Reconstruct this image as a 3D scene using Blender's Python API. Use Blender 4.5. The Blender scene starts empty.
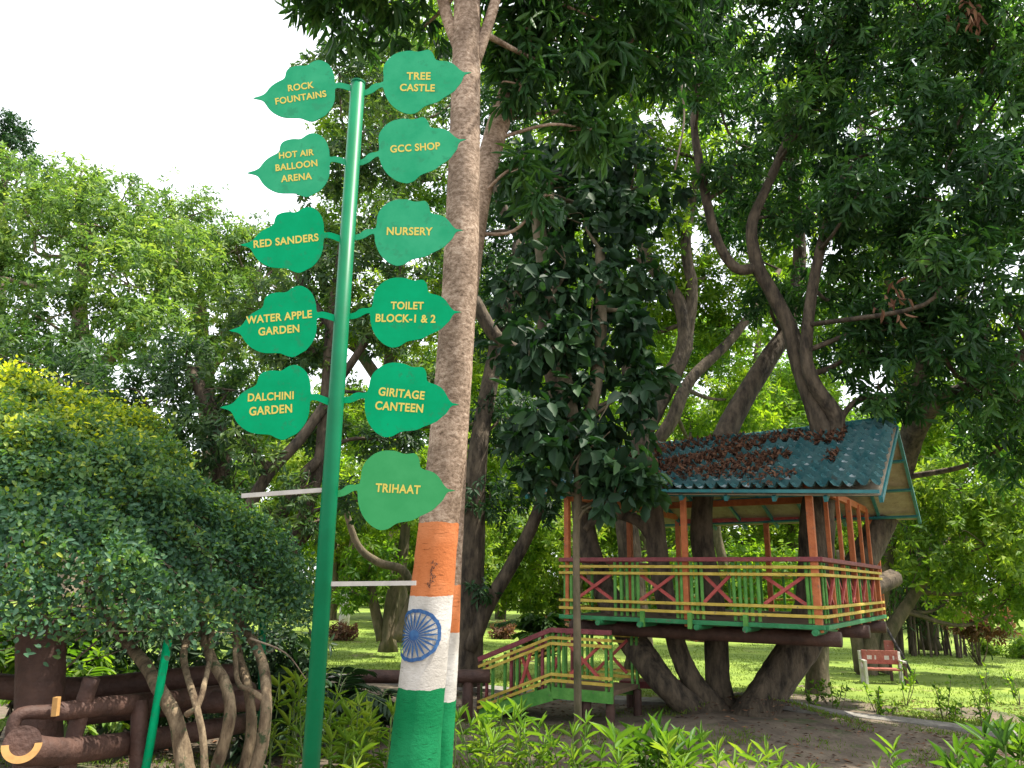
import bpy, math, random
import numpy as np
from math import radians, sin, cos, pi
random.seed(7)
RNG = np.random.default_rng(11)
S = bpy.context.scene
COL = S.collection

# ------------------------------------------------------------------ camera
F = 760.0; PITCH = radians(14.5); ROLL = radians(0.9); EYE = 1.7
def _rot():
    a = pi / 2 + PITCH
    rx = np.array([[1, 0, 0], [0, cos(a), -sin(a)], [0, sin(a), cos(a)]])
    rz = np.array([[cos(ROLL), -sin(ROLL), 0], [sin(ROLL), cos(ROLL), 0], [0, 0, 1]])
    return rx @ rz
RM = _rot(); CP = np.array([0, 0, EYE])
import mathutils
cd = bpy.data.cameras.new('camera'); cam = bpy.data.objects.new('camera', cd); COL.objects.link(cam)
cd.sensor_width = 36.0; cd.lens = F / 1024 * 36.0; cd.clip_end = 600; cd.clip_start = 0.05
m4 = mathutils.Matrix([list(RM[i]) + [CP[i]] for i in range(3)] + [[0, 0, 0, 1]])
cam.matrix_world = m4
S.camera = cam

# ------------------------------------------------------------------ world, sun, exposure
SUN_EL = radians(67); SUN_AZ = radians(90)      # azimuth from +Y, negative = to the left
w = bpy.data.worlds.new('World'); S.world = w; w.use_nodes = True
nt = w.node_tree; nt.nodes.clear()
wo = nt.nodes.new('ShaderNodeOutputWorld'); bg = nt.nodes.new('ShaderNodeBackground')
sky = nt.nodes.new('ShaderNodeTexSky'); sky.sky_type = 'NISHITA'; sky.sun_disc = False
sky.sun_elevation = SUN_EL; sky.sun_rotation = SUN_AZ; sky.dust_density = 4.0; sky.air_density = 1.2
hz = nt.nodes.new('ShaderNodeMix'); hz.data_type = 'RGBA'
hz.inputs[0].default_value = 0.72
nt.links.new(sky.outputs[0], hz.inputs[6]); hz.inputs[7].default_value = (9.0, 9.2, 9.4, 1)
nt.links.new(hz.outputs[2], bg.inputs[0]); bg.inputs[1].default_value = 0.13
nt.links.new(bg.outputs[0], wo.inputs[0])
sd = bpy.data.lights.new('sun', 'SUN'); sun = bpy.data.objects.new('sun', sd); COL.objects.link(sun)
sd.energy = 5.0; sd.angle = radians(0.6); sd.color = (1.0, 0.94, 0.82)
ldir = mathutils.Vector((sin(SUN_AZ) * cos(SUN_EL), cos(SUN_AZ) * cos(SUN_EL), sin(SUN_EL)))
sun.rotation_euler = ldir.to_track_quat('Z', 'Y').to_euler()
S.view_settings.view_transform = 'Standard'; S.view_settings.look = 'None'
S.view_settings.exposure = 1.05; S.view_settings.gamma = 1.0
S.view_settings.use_curve_mapping = False
try:
    S.cycles.use_denoising = True
    S.cycles.max_bounces = 8; S.cycles.diffuse_bounces = 4; S.cycles.glossy_bounces = 3
    S.cycles.transmission_bounces = 6; S.cycles.transparent_max_bounces = 4
    S.cycles.sample_clamp_indirect = 6.0
except Exception:
    pass

# ------------------------------------------------------------------ helpers
def at(px, py, Y):
    d = RM @ np.array([(px - 512) / F, -(py - 384) / F, -1.0]); return CP + d * (Y / d[1])
def atz(px, py, z=0.0):
    d = RM @ np.array([(px - 512) / F, -(py - 384) / F, -1.0]); return CP + d * ((z - EYE) / d[2])
def depth(p):
    return float(-(RM.T @ (np.array(p) - CP))[2])
def rad(px, p):
    return px / F * depth(p)
def proj(p):
    q = RM.T @ (np.array(p, float) - CP); return 512 + F * q[0] / -q[2], 384 - F * q[1] / -q[2]
def bez(pts, n=6):
    """catmull-rom through pts (k, d) -> denser polyline"""
    P = np.array(pts, float)
    if len(P) < 3: return np.array([P[0] + (P[-1] - P[0]) * t for t in np.linspace(0, 1, n + 1)])
    Q = np.vstack([2 * P[0] - P[1], P, 2 * P[-1] - P[-2]]); out = []
    for i in range(1, len(Q) - 2):
        a, b, c, d = Q[i - 1:i + 3]
        for t in np.linspace(0, 1, n, endpoint=False):
            out.append(0.5 * (2 * b + (c - a) * t + (2 * a - 5 * b + 4 * c - d) * t * t + (3 * b - a - 3 * c + d) * t ** 3))
    out.append(P[-1]); return np.array(out)

class MB:
    def __init__(s): s.v = []; s.f = []; s.mi = []
    def add(s, vs, fs, mi=0):
        o = len(s.v); s.v += [tuple(map(float, x)) for x in vs]; s.f += [tuple(o + i for i in f) for f in fs]; s.mi += [mi] * len(fs)
    def tube(s, pts, rs, sides=8, rough=0.0, caps=True, mi=0, flute=0.0):
        pts = np.array(pts, float); n = len(pts)
        rs = np.full(n, rs) if np.isscalar(rs) else np.array(rs, float)
        vs = []; ref = np.array([0.31, 0.17, 0.93]); prev = None
        for i in range(n):
            t = pts[min(i + 1, n - 1)] - pts[max(i - 1, 0)]; t = t / (np.linalg.norm(t) + 1e-9)
            if prev is None:
                x = np.cross(t, ref)
                if np.linalg.norm(x) < 0.1: x = np.cross(t, [1, 0, 0])
            else:
                x = prev - t * prev.dot(t)
            x = x / (np.linalg.norm(x) + 1e-9); y = np.cross(t, x); prev = x
            for k in range(sides):
                a = 2 * pi * k / sides
                r = rs[i] * (1 + rough * random.uniform(-1, 1) + flute * sin(3 * a + pts[i][2] * 1.3) + flute * .6 * sin(5 * a - pts[i][2] * .9))
                vs.append(pts[i] + r * (x * cos(a) + y * sin(a)))
        fs = []
        for i in range(n - 1):
            for k in range(sides):
                k2 = (k + 1) % sides
                fs.append((i * sides + k, i * sides + k2, (i + 1) * sides + k2, (i + 1) * sides + k))
        if caps:
            fs.append(tuple(range(sides))[::-1]); fs.append(tuple((n - 1) * sides + k for k in range(sides)))
        s.add(vs, fs, mi)
    def bar(s, p, q, w, h, up=(0, 0, 1), mi=0):
        p = np.array(p, float); q = np.array(q, float); t = q - p; t /= np.linalg.norm(t)
        x = np.cross(t, up)
        if np.linalg.norm(x) < 1e-3: x = np.cross(t, (0, 1, 0))
        x /= np.linalg.norm(x); y = np.cross(x, t)
        vs = []
        for e in (p, q):
            for a, b in ((-1, -1), (1, -1), (1, 1), (-1, 1)): vs.append(e + x * a * w / 2 + y * b * h / 2)
        s.add(vs, [(0, 1, 2, 3), (7, 6, 5, 4), (0, 4, 5, 1), (1, 5, 6, 2), (2, 6, 7, 3), (3, 7, 4, 0)], mi)
    def prism(s, outline, off, mi=0):
        """outline: (n,3) planar polygon, extruded by vector off"""
        o = np.array(outline, float); n = len(o); off = np.array(off, float)
        s.add(list(o) + list(o + off), [tuple(range(n)), tuple(range(2 * n - 1, n - 1, -1))] + [((i + 1) % n, i, n + i, n + (i + 1) % n) for i in range(n)], mi)
    def build(s, name, mat, parent=None, smooth=False, origin=None, bevel=0.0):
        if not s.v: return None
        me = bpy.data.meshes.new(name)
        v = np.array(s.v)
        if parent is not None: org = np.array(wloc(parent))
        else: org = np.array(origin if origin is not None else base_of(v))
        me.from_pydata((v - org).tolist(), [], s.f)
        for m in (mat if isinstance(mat, (list, tuple)) else [mat]): me.materials.append(m)
        if any(s.mi): me.polygons.foreach_set('material_index', s.mi)
        if smooth: me.polygons.foreach_set('use_smooth', [True] * len(me.polygons))
        me.update()
        return link(name, me, parent, org, bevel)
def wloc(o):
    l = np.array(o.location)
    return l + wloc(o.parent) if o.parent else l
def base_of(v):
    return np.array([v[:, 0].mean(), v[:, 1].mean(), v[:, 2].min()])
def link(name, me, parent, org, bevel=0.0):
    o = bpy.data.objects.new(name, me); COL.objects.link(o)
    if parent is not None: o.parent = parent
    else: o.location = org
    if bevel:
        b = o.modifiers.new('bevel', 'BEVEL'); b.width = bevel; b.segments = 2; b.limit_method = 'ANGLE'
    return o
def tag(o, label=None, cat=None, group=None, kind=None):
    if label: o['label'] = label
    if cat: o['category'] = cat
    if group: o['group'] = group
    if kind: o['kind'] = kind
    return o
def thing(name, loc, label, cat, group=None):
    o = bpy.data.objects.new(name, None); COL.objects.link(o); o.location = [float(x) for x in loc]; o.empty_display_size = .2
    return tag(o, label, cat, group)

# ------------------------------------------------------------------ materials
def mat(name, c1, c2=None, scale=8.0, rough=0.7, bump=0.0, bscale=None, detail=6.0, spec=0.4, stretch=(1, 1, 1), lo=0.35, hi=0.65, metal=0.0, wear=None, wlo=.60, wscale=14.0):
    m = bpy.data.materials.new(name); m.use_nodes = True; n = m.node_tree.nodes; L = m.node_tree.links
    b = n['Principled BSDF']; b.inputs['Roughness'].default_value = rough; b.inputs['Specular IOR Level'].default_value = spec
    b.inputs['Metallic'].default_value = metal
    b.inputs['Base Color'].default_value = (*c1, 1)
    if c2 is not None or bump:
        tc = n.new('ShaderNodeTexCoord'); mp = n.new('ShaderNodeMapping'); mp.inputs['Scale'].default_value = stretch
        L.new(tc.outputs['Object'], mp.inputs[0])
    if c2 is not None:
        t = n.new('ShaderNodeTexNoise'); t.inputs['Scale'].default_value = scale; t.inputs['Detail'].default_value = detail; t.inputs['Roughness'].default_value = .65
        L.new(mp.outputs[0], t.inputs[0]); r = n.new('ShaderNodeValToRGB')
        r.color_ramp.elements[0].position = lo; r.color_ramp.elements[1].position = hi
        r.color_ramp.elements[0].color = (*c1, 1); r.color_ramp.elements[1].color = (*c2, 1)
        L.new(t.outputs[0], r.inputs[0]); L.new(r.outputs[0], b.inputs['Base Color'])
        if wear:
            t3 = n.new('ShaderNodeTexNoise'); t3.inputs['Scale'].default_value = wscale; t3.inputs['Detail'].default_value = 9; t3.inputs['Roughness'].default_value = .72
            g3 = n.new('ShaderNodeNewGeometry'); L.new(g3.outputs['Position'], t3.inputs[0]); r3 = n.new('ShaderNodeValToRGB'); r3.color_ramp.elements[0].position = wlo; r3.color_ramp.elements[1].position = wlo + .06
            L.new(t3.outputs[0], r3.inputs[0]); mw = n.new('ShaderNodeMix'); mw.data_type = 'RGBA'; L.new(r3.outputs[0], mw.inputs[0]); L.new(r.outputs[0], mw.inputs[6]); mw.inputs[7].default_value = (*wear, 1); L.new(mw.outputs[2], b.inputs['Base Color'])
    if bump:
        t2 = n.new('ShaderNodeTexNoise'); t2.inputs['Scale'].default_value = bscale or scale * 3; t2.inputs['Detail'].default_value = 8
        L.new(mp.outputs[0], t2.inputs[0]); bp = n.new('ShaderNodeBump'); bp.inputs['Strength'].default_value = bump; bp.inputs['Distance'].default_value = .03
        L.new(t2.outputs[0], bp.inputs['Height']); L.new(bp.outputs[0], b.inputs['Normal'])
    return m
def leaf_mat(name, cols, trans, fac=0.35, rough=0.42, spec=0.25):
    rough += .1
    m = bpy.data.materials.new(name); m.use_nodes = True; n = m.node_tree.nodes; L = m.node_tree.links
    b = n['Principled BSDF']; b.inputs['Roughness'].default_value = rough; b.inputs['Specular IOR Level'].default_value = spec
    a = n.new('ShaderNodeAttribute'); a.attribute_name = 'tint'
    r = n.new('ShaderNodeValToRGB'); k = len(cols)
    while len(r.color_ramp.elements) < k: r.color_ramp.elements.new(.5)
    for i, c in enumerate(cols):
        r.color_ramp.elements[i].position = i / (k - 1); r.color_ramp.elements[i].color = (*c, 1)
    L.new(a.outputs['Fac'], r.inputs[0]); L.new(r.outputs[0], b.inputs['Base Color'])
    t = n.new('ShaderNodeBsdfTranslucent'); r2 = n.new('ShaderNodeMix'); r2.data_type = 'RGBA'; r2.blend_type = 'MULTIPLY'; r2.inputs[0].default_value = 1
    L.new(r.outputs[0], r2.inputs[6]); r2.inputs[7].default_value = (*trans, 1)
    L.new(r2.outputs[2], t.inputs[0]); mx = n.new('ShaderNodeMixShader'); mx.inputs[0].default_value = fac
    L.new(b.outputs[0], mx.inputs[1]); L.new(t.outputs[0], mx.inputs[2])
    L.new(mx.outputs[0], n['Material Output'].inputs[0])
    return m
M = {}
M['soil'] = mat('soil', (.055, .04, .028), (.19, .15, .105), 2.6, .95, .9, 16, detail=14.0, lo=.3, hi=.7, wear=(.07, .085, .03), wlo=.56, wscale=1.1)
M['lawn'] = mat('lawn', (.08, .14, .018), (.25, .33, .045), .9, .95, .7, 60, detail=12.0, lo=.3, hi=.7, wear=(.17, .135, .075), wlo=.585, wscale=.45)  # green tone patches and bare earth also put dappled shade into the colour
M['path'] = mat('path_concrete', (.13, .12, .105), (.24, .225, .20), 5, .9, .5, 40)
M['bark'] = mat('bark_dark', (.022, .017, .012), (.125, .095, .064), 9, .95, 1.0, 22, stretch=(1, 1, .35))
M['bark_l'] = mat('bark_pale', (.13, .095, .068), (.30, .24, .18), 6, .9, .7, 22, stretch=(1, 1, .5))
M['bark_m'] = mat('bark_mossy', (.05, .05, .022), (.17, .13, .085), 5, .95, .9, 20, stretch=(1, 1, .4))
M['stem_g'] = mat('green_stem', (.08, .14, .03), (.15, .2, .06), 12, .6)
M['sign'] = mat('sign_green_enamel', (.0, .255, .10), (.0, .31, .128), 5, .6, spec=.06, wear=(.012, .235, .10), wlo=.56, wscale=11)
M['sign_p'] = mat('sign_green_faded', (.018, .275, .128), (.04, .335, .165), 5, .6, spec=.06, wear=(.03, .255, .125), wlo=.56, wscale=11)
M['sign_t'] = mat('sign_green_sunbleached', (.035, .26, .085), (.05, .30, .105), 5, .6, spec=.06)
M['pole'] = mat('pole_green_gloss', (.0, .115, .045), (.0, .145, .06), 4, .42, spec=.18, wear=(.03, .09, .045), wlo=.64)
M['letter'] = mat('yellow_lettering', (.54, .44, .06), (.62, .50, .09), 30, .5)
M['rod'] = mat('bare_metal_rod', (.36, .34, .31), (.46, .43, .39), 20, .5)
WR = (.13, .10, .075)
M['orange'] = mat('orange_paint', (.33, .085, .025), (.46, .14, .045), 9, .65, .3, 40, wear=WR)
M['maroon'] = mat('maroon_paint', (.14, .028, .035), (.23, .055, .058), 9, .65, .3, 40, wear=WR)
M['red'] = mat('red_paint', (.30, .045, .042), (.42, .085, .07), 9, .65, .3, 40, wear=WR)
M['yellow'] = mat('yellow_paint', (.40, .285, .035), (.56, .41, .08), 9, .65, .3, 40, wear=WR)
M['green'] = mat('leaf_green_paint', (.045, .19, .025), (.11, .30, .055), 7, .6, .3, 40, wear=WR)
M['dgreen'] = mat('deep_green_paint', (.01, .13, .045), (.03, .21, .075), 7, .55, .3, 40, wear=WR)
M['brown'] = mat('brown_paint', (.040, .019, .014), (.085, .042, .030), 6, .7, .4, 30)
M['cutend'] = mat('ochre_cut_end', (.36, .19, .06), (.48, .27, .09), 14, .75, wear=(.15, .09, .05))
M['plank'] = mat('plank_floor', (.10, .065, .04), (.17, .11, .07), 8, .8, .4, 30)
M['tile'] = mat('teal_roof_tile', (.012, .085, .095), (.07, .15, .15), 6, .2, .2, 40, spec=1.0, wear=(.06, .055, .045), wlo=.62, wscale=6)
M['tile_glint'] = mat('roof_tile_sky_glint', (.16, .22, .23), (.40, .44, .44), 9, .3, .2, 40, spec=.8)  # pale tile tone, sky reflections painted in as colour
M['teal'] = mat('teal_paint', (.01, .11, .125), (.03, .17, .175), 8, .5, wear=WR)
M['lining'] = mat('beige_roof_lining', (.27, .22, .155), (.40, .335, .24), 6, .8, .3, 30, wear=(.2, .15, .1))
M['litter'] = leaf_mat('dry_leaves', [(.04, .02, .013), (.11, .05, .028), (.22, .12, .065)], (1, .8, .6), .1, .8)
M['white'] = mat('white_paint_worn', (.40, .37, .33), (.54, .51, .47), 10, .8, .3, 40, wear=(.22, .19, .15))
M['blue'] = mat('blue_paint', (.008, .05, .17), (.035, .12, .28), 30, .6)
M['black'] = mat('black_marks', (.03, .025, .025), rough=.8)
M['bench_red'] = mat('faded_red_paint', (.24, .06, .045), (.33, .11, .08), 10, .7, .3, 40, wear=(.3, .26, .22))
M['bark_h'] = mat('brown_stem_bark', (.07, .045, .026), (.28, .21, .13), 12, .95, 1.0, 26, stretch=(1, 1, .4), wear=(.05, .07, .03), wlo=.56, wscale=9)
# leaves
M['lf_mango'] = leaf_mat('mango_leaves', [(.018, .052, .018), (.03, .085, .026), (.052, .125, .03), (.085, .17, .032)], (1.6, 1.9, .7), .32, .36)
M['lf_pale'] = leaf_mat('grey_green_leaves', [(.045, .10, .034), (.085, .165, .046), (.15, .24, .06), (.27, .34, .08)], (1.9, 1.9, .8), .42, .45)
M['lf_dusk'] = leaf_mat('dusky_leaves', [(.02, .05, .022), (.04, .085, .034), (.07, .125, .045), (.12, .175, .05)], (1.7, 2.0, .7), .32, .4)
M['lf_dark'] = leaf_mat('dark_glossy_leaves', [(.012, .035, .014), (.022, .062, .022), (.04, .095, .028)], (1.5, 2.0, .6), .22, .4)
M['lf_vine'] = leaf_mat('broad_vine_leaves', [(.010, .030, .014), (.018, .052, .020), (.035, .085, .024)], (1.5, 2.0, .6), .18, .5)
M['lf_mid'] = leaf_mat('mid_green_leaves', [(.035, .09, .018), (.07, .145, .024), (.12, .2, .03), (.19, .26, .03)], (2.5, 2.5, .6), .55, .45)
M['lf_lit'] = leaf_mat('light_green_leaves', [(.05, .11, .02), (.10, .18, .028), (.17, .25, .035), (.26, .31, .05)], (2.0, 2.0, .8), .5, .45)
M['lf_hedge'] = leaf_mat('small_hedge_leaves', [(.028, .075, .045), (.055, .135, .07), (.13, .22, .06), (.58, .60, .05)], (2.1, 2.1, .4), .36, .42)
M['lf_lily'] = leaf_mat('strap_leaves', [(.05, .13, .02), (.10, .21, .03), (.18, .31, .04), (.28, .38, .055)], (1.6, 1.6, .5), .38, .4)
M['lf_fern'] = leaf_mat('dark_frond_leaves', [(.012, .03, .014), (.025, .055, .02), (.045, .08, .03)], (1.3, 1.6, .7), .2, .4)
M['lf_red'] = leaf_mat('red_shrub_leaves', [(.08, .05, .03), (.17, .085, .055), (.25, .16, .09)], (1.3, 1, .7), .35, .6)
M['lf_grass'] = leaf_mat('grass_blades', [(.08, .14, .018), (.13, .2, .028), (.2, .27, .04)], (1.7, 1.7, .5), .35, .6)
M['lf_bamboo'] = leaf_mat('bamboo_leaves', [(.02, .05, .016), (.035, .08, .02), (.06, .12, .025)], (1.6, 1.8, .6), .3, .5)

# ------------------------------------------------------------------ leaf meshes
def unit(a): return a / (np.linalg.norm(a, axis=-1, keepdims=True) + 1e-9)
class Leaves:
    def __init__(s): s.P = []; s.D = []; s.N = []; s.L = []; s.W = []; s.T = []; s.C = []
    def add(s, P, D, N, L, W, T, C=0.25):
        k = len(P); s.P.append(P); s.D.append(unit(D)); s.N.append(N); s.L.append(np.broadcast_to(L, k)); s.W.append(np.broadcast_to(W, k)); s.T.append(np.broadcast_to(T, k)); s.C.append(np.broadcast_to(C, k))
    def count(s): return sum(len(p) for p in s.P)
    def build(s, name, m, parent=None, origin=None, fine=True):
        P = np.vstack(s.P); D = np.vstack(s.D); N = np.vstack(s.N); L = np.concatenate(s.L)[:, None]; W = np.concatenate(s.W)[:, None]; T = np.concatenate(s.T); C = np.concatenate(s.C)[:, None]
        X = unit(np.cross(D, N)); N = np.cross(X, D); k = len(P)
        if fine:
            v = np.stack([P, P + D * L * .3 + X * W * .46 + N * (W * .18), P + D * L * .68 + X * W * .38 + N * (W * .14 - C * L * .35), P + D * L * .97 - N * C * L,
                          P + D * L * .68 - X * W * .38 + N * (W * .14 - C * L * .35), P + D * L * .3 - X * W * .46 + N * (W * .18)], 1)
            f = np.array([0, 1, 2, 3, 0, 3, 4, 5]); nv = 6; per = 4
        else:
            v = np.stack([P, P + D * L * .45 + X * W * .5 + N * (W * .15), P + D * L - N * C * L, P + D * L * .45 - X * W * .5 + N * (W * .15)], 1)
            f = np.array([0, 1, 2, 0, 2, 3]); nv = 4; per = 3
        idx = (np.arange(k)[:, None] * nv + f[None]).ravel()
        return fastmesh(name, v.reshape(-1, 3), idx, per, np.repeat(T, nv), m, parent, origin)
def fastmesh(name, v, idx, per, tint, m, parent=None, origin=None):
    org = np.array(wloc(parent)) if parent is not None else np.array(origin if origin is not None else base_of(v))
    me = bpy.data.meshes.new(name)
    me.vertices.add(len(v)); me.vertices.foreach_set('co', (v - org).astype(np.float32).ravel())
    me.loops.add(len(idx)); me.loops.foreach_set('vertex_index', idx.astype(np.int32))
    npoly = len(idx) // per
    me.polygons.add(npoly); me.polygons.foreach_set('loop_start', np.arange(0, len(idx), per, dtype=np.int32))
    a = me.attributes.new('tint', 'FLOAT', 'POINT'); a.data.foreach_set('value', np.clip(tint, 0, 1).astype(np.float32))
    me.update(calc_edges=True); me.validate()
    me.materials.append(m)
    return link(name, me, parent, org)
def noise3(p, lam, seed):
    r = np.random.default_rng(seed); out = np.zeros(len(p))
    for i in range(7):
        k = r.normal(size=3); k = k / np.linalg.norm(k) * 2 * pi / lam * r.uniform(.6, 1.6)
        out += np.sin(p @ k + r.uniform(0, 6.28))
    return out / 7 ** .5
def sprays(LV, blobs, lai, L, W, per=9, hole=-.5, lam=1.0, droop=.5, shell=.35, seed=1, flat=.85, tint=(.15, .75), spread=1.0):
    """fill each blob (x,y,z,r) with whorls of leaves; returns nothing, adds to LV"""
    r = np.random.default_rng(seed)
    for (bx, by, bz, br) in blobs:
        area = pi * br * br; nl = 2.1 * lai * area / (L * W * .62); n = int(nl / per * 1.25) + 3
        d = unit(r.normal(size=(n, 3))); q = r.uniform(shell ** 3, 1, n) ** (1 / 3.)
        lump = 1 + .22 * noise3(d * 1.0 + np.array([bx, by, bz]), 1.1, seed + 5)
        c = d * (br * q * lump)[:, None]; c[:, 2] *= flat
        c += np.array([bx, by, bz])
        nz = noise3(c, lam, seed + 3); keep = nz > hole - .35
        c = c[keep]; d = d[keep]; nz = nz[keep]; n = len(c)
        if n == 0: continue
        ax = unit(d * .8 + r.normal(size=(n, 3)) * .55 + np.array([0, 0, .35 - droop * .5]))
        e1 = unit(np.cross(ax, r.normal(size=(n, 3)))); e2 = np.cross(ax, e1)
        st = np.clip(r.uniform(tint[0], tint[1], n) + .12 * nz + r.normal(0, .10), 0, 1)
        for j in range(per):
            a = 2.4 * j + r.normal(0, .25, n); tl = np.radians(r.uniform(38, 85, n))
            rd = e1 * np.cos(a)[:, None] + e2 * np.sin(a)[:, None]
            D = ax * np.cos(tl)[:, None] + rd * np.sin(tl)[:, None]
            D = unit(D + np.array([0, 0, -1]) * (droop * r.uniform(.3, 1.1, n))[:, None])
            N = unit(ax + np.array([0, 0, .6]) + r.normal(size=(n, 3)) * .35)
            s = r.uniform(.5, 1.22, n)
            P = c + ax * (r.uniform(-.5, .3, n) * L * spread)[:, None] + D * .02
            LV.add(P, D, N, L * s, W * s * r.uniform(.85, 1.15, n), np.clip(st + r.normal(0, .1, n), 0, 1), r.uniform(.05, .3, n))

def stem_pts(px, n=5):
    """px: list of (x, y, Y, radius_px) -> (pts, radii) densified"""
    w = np.array([[*at(x, y, Y), rad(r, at(x, y, Y))] for x, y, Y, r in px]); d = bez(w, n); return d[:, :3], np.maximum(d[:, 3], .006)
def blobs_px(L):
    out = []
    for x, y, Y, r in L:
        p = at(x, y, Y); out.append((*p, rad(r, p)))
    return out
def tree(name, label, stems, blobs, lmat, L, W, bark, lai=2.6, per=9, hole=-.45, lam=1.2, droop=.5, seed=1, sides=9, fine=False, extra=None, limbs=3, flat=.85, tint=(.15, .75), flute=.06, rough=.04, group=None, shell=.35, ground=True, trunk_smooth=True, lsc=1.0):
    S_ = [stem_pts(s) for s in stems]
    b0 = S_[0][0][0].copy()
    t = thing(name, b0, label, 'tree', group)
    mb = MB(); allp = []; allr = []
    for k, (p, r) in enumerate(S_):
        if k == 0 and ground:
            p = np.vstack([p[0] - [0, 0, .25], p]); r = np.concatenate([[r[0] * 1.3], r])
        mb.tube(p, r, sides, rough=rough, flute=flute); allp.append(p); allr.append(r)
    allp = np.vstack(allp); allr = np.concatenate(allr)
    B = blobs_px(blobs); rr = np.random.default_rng(seed + 50)
    for (x, y, z, br) in B:
        c = np.array([x, y, z]); d = np.linalg.norm(allp - c, axis=1) + 1.2 * np.maximum(0, allp[:, 2] - z + .3)
        i = int(d.argmin()); a = allp[i]; ra = lsc * min(allr[i] * .45, .04 + .015 * br)
        if np.linalg.norm(a - c) > .25:
            mid = (a + c) / 2 + rr.normal(size=3) * .12 * np.linalg.norm(c - a) + [0, 0, -.08 * np.linalg.norm(c - a)]
            q = bez([a, mid, c], 5); mb.tube(q, np.linspace(ra, max(.012, ra * .45), len(q)), 6, rough=.06)
        for _ in range(limbs):
            e = c + unit(rr.normal(size=3) + [0, 0, .2]) * br * rr.uniform(.6, .95); md = (c + e) / 2 + rr.normal(size=3) * .12 * br
            q = bez([c, md, e], 4); mb.tube(q, np.linspace(max(.012, ra * .42), .005, len(q)), 5, rough=.05)
    mb.build('trunk', bark, t, smooth=trunk_smooth)
    LV = Leaves(); sprays(LV, B, lai, L, W, per, hole, lam, droop, shell, seed, flat, tint)
    if extra: extra(LV)
    LV.build('crown', lmat, t, fine=fine)
    return t
# ================================================================== SETTING
def ground_z(x, y):
    z = .02 * np.sin(x * .7 + 1) * np.sin(y * .5)
    z = z + .30 * np.exp(-((x - 3.0) ** 2 + (y - 10.0) ** 2) / 1.5) + .05 * np.sin(x * 2.3 + y) * np.sin(y * 1.9 - x * .6) * np.exp(-((x - 3) ** 2 + (y - 8.5) ** 2) / 20)      # soil mound at the tree house tree
    return z
def grid_sheet(name, x0, x1, y0, y1, nx, ny, m, zoff=0., edge=None):
    xs = np.linspace(x0, x1, nx); ys = np.linspace(y0, y1, ny); X, Y = np.meshgrid(xs, ys)
    if edge: Y = np.array([[edge(x) + (y1 - edge(x)) * j / (ny - 1) for x in xs] for j in range(ny)])
    Z = ground_z(X, Y) + zoff
    mb = MB(); v = np.stack([X, Y, Z], -1).reshape(-1, 3)
    f = [(j * nx + i, j * nx + i + 1, (j + 1) * nx + i + 1, (j + 1) * nx + i) for j in range(ny - 1) for i in range(nx - 1)]
    mb.add(v, f); o = mb.build(name, m, smooth=True, origin=(0, 0, 0)); return tag(o, kind='structure')
grid_sheet('ground', -160, 160, -20, 300, 200, 240, M['soil'])
gx = np.linspace(-20, 30, 140); 
def path_y(x): return max(7.5, 10.72 - .5 * (x - 3.57)) if x > -3 else 14.0 + (-3 - x) * .12
grid_sheet('lawn', -30, 45, 0, 70, 150, 120, M['lawn'], .008, edge=lambda x: path_y(x) + .62 + .06 * sin(x * 3.1))
mb = MB(); vs = []; fs = []
for i, x in enumerate(np.linspace(-14, 24, 120)):
    y = path_y(x)
    for dy, dz in ((0, -.05), (0, .055), (.46, .055), (.46, -.05)):
        vs.append((x, y + dy, float(ground_z(x, y)) + dz))
for i in range(119):
    for k in range(3): fs.append((i * 4 + k, i * 4 + k + 1, (i + 1) * 4 + k + 1, (i + 1) * 4 + k))
mb.add(vs, fs); tag(mb.build('path', M['path'], origin=(0, 0, 0)), kind='structure')

# grass blades (uncountable)
def grass(n, fx, fy, h, seed, LV):
    r = np.random.default_rng(seed); x = fx(r, n); y = fy(r, n, x); k = noise3(np.stack([x, y, x * 0], 1), 1.6, 4) > -.4
    x = x[k]; y = y[k]; n = len(x)
    P = np.stack([x, y, ground_z(x, y)], 1); D = unit(np.stack([r.normal(0, .45, n), r.normal(0, .45, n), np.ones(n)], 1))
    N = unit(np.stack([r.normal(size=n), -1 + r.normal(0, .6, n), .3 + 0 * x], 1))
    LV.add(P, D, N, h * r.uniform(.5, 1.3, n), .012, r.uniform(0, 1, n), r.uniform(.1, .5, n))
LV = Leaves()
grass(60000, lambda r, n: r.uniform(-7, 14, n), lambda r, n, x: np.array([path_y(a) for a in x]) + .6 + r.uniform(0, 1, n) ** 1.6 * 14, .045, 1, LV)
tag(LV.build('grass', M['lf_grass'], fine=False, origin=(0, 0, 0)), 'short sunlit lawn grass beyond the path', 'grass', kind='stuff')
LV = Leaves()
def soilpatch(r, n, x):
    return r.uniform(6.5, 10.0, n)
r_ = np.random.default_rng(3); n_ = 30000; x_ = r_.uniform(-5, 8, n_); y_ = r_.uniform(6.2, 10.6, n_)
k_ = noise3(np.stack([x_, y_, x_ * 0], 1), 1.1, 8) > .35 - .28 * (y_ - 7.5); x_ = x_[k_]; y_ = y_[k_]; n_ = len(x_)
LV.add(np.stack([x_, y_, ground_z(x_, y_)], 1), np.stack([r_.normal(0, .5, n_), r_.normal(0, .5, n_), np.ones(n_)], 1), unit(r_.normal(size=(n_, 3)) + [0, -1, 0]), .05 * r_.uniform(.4, 1.5, n_), .010, r_.uniform(0, .6, n_))
tag(LV.build('weed_tufts', M['lf_grass'], fine=False, origin=(0, 0, 0)), 'patchy weeds growing on the bare soil before the path', 'weeds', kind='stuff')
LV = Leaves(); n_ = 8000; x_ = r_.uniform(-5, 9, n_); y_ = r_.uniform(6.2, 12.5, n_)
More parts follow.
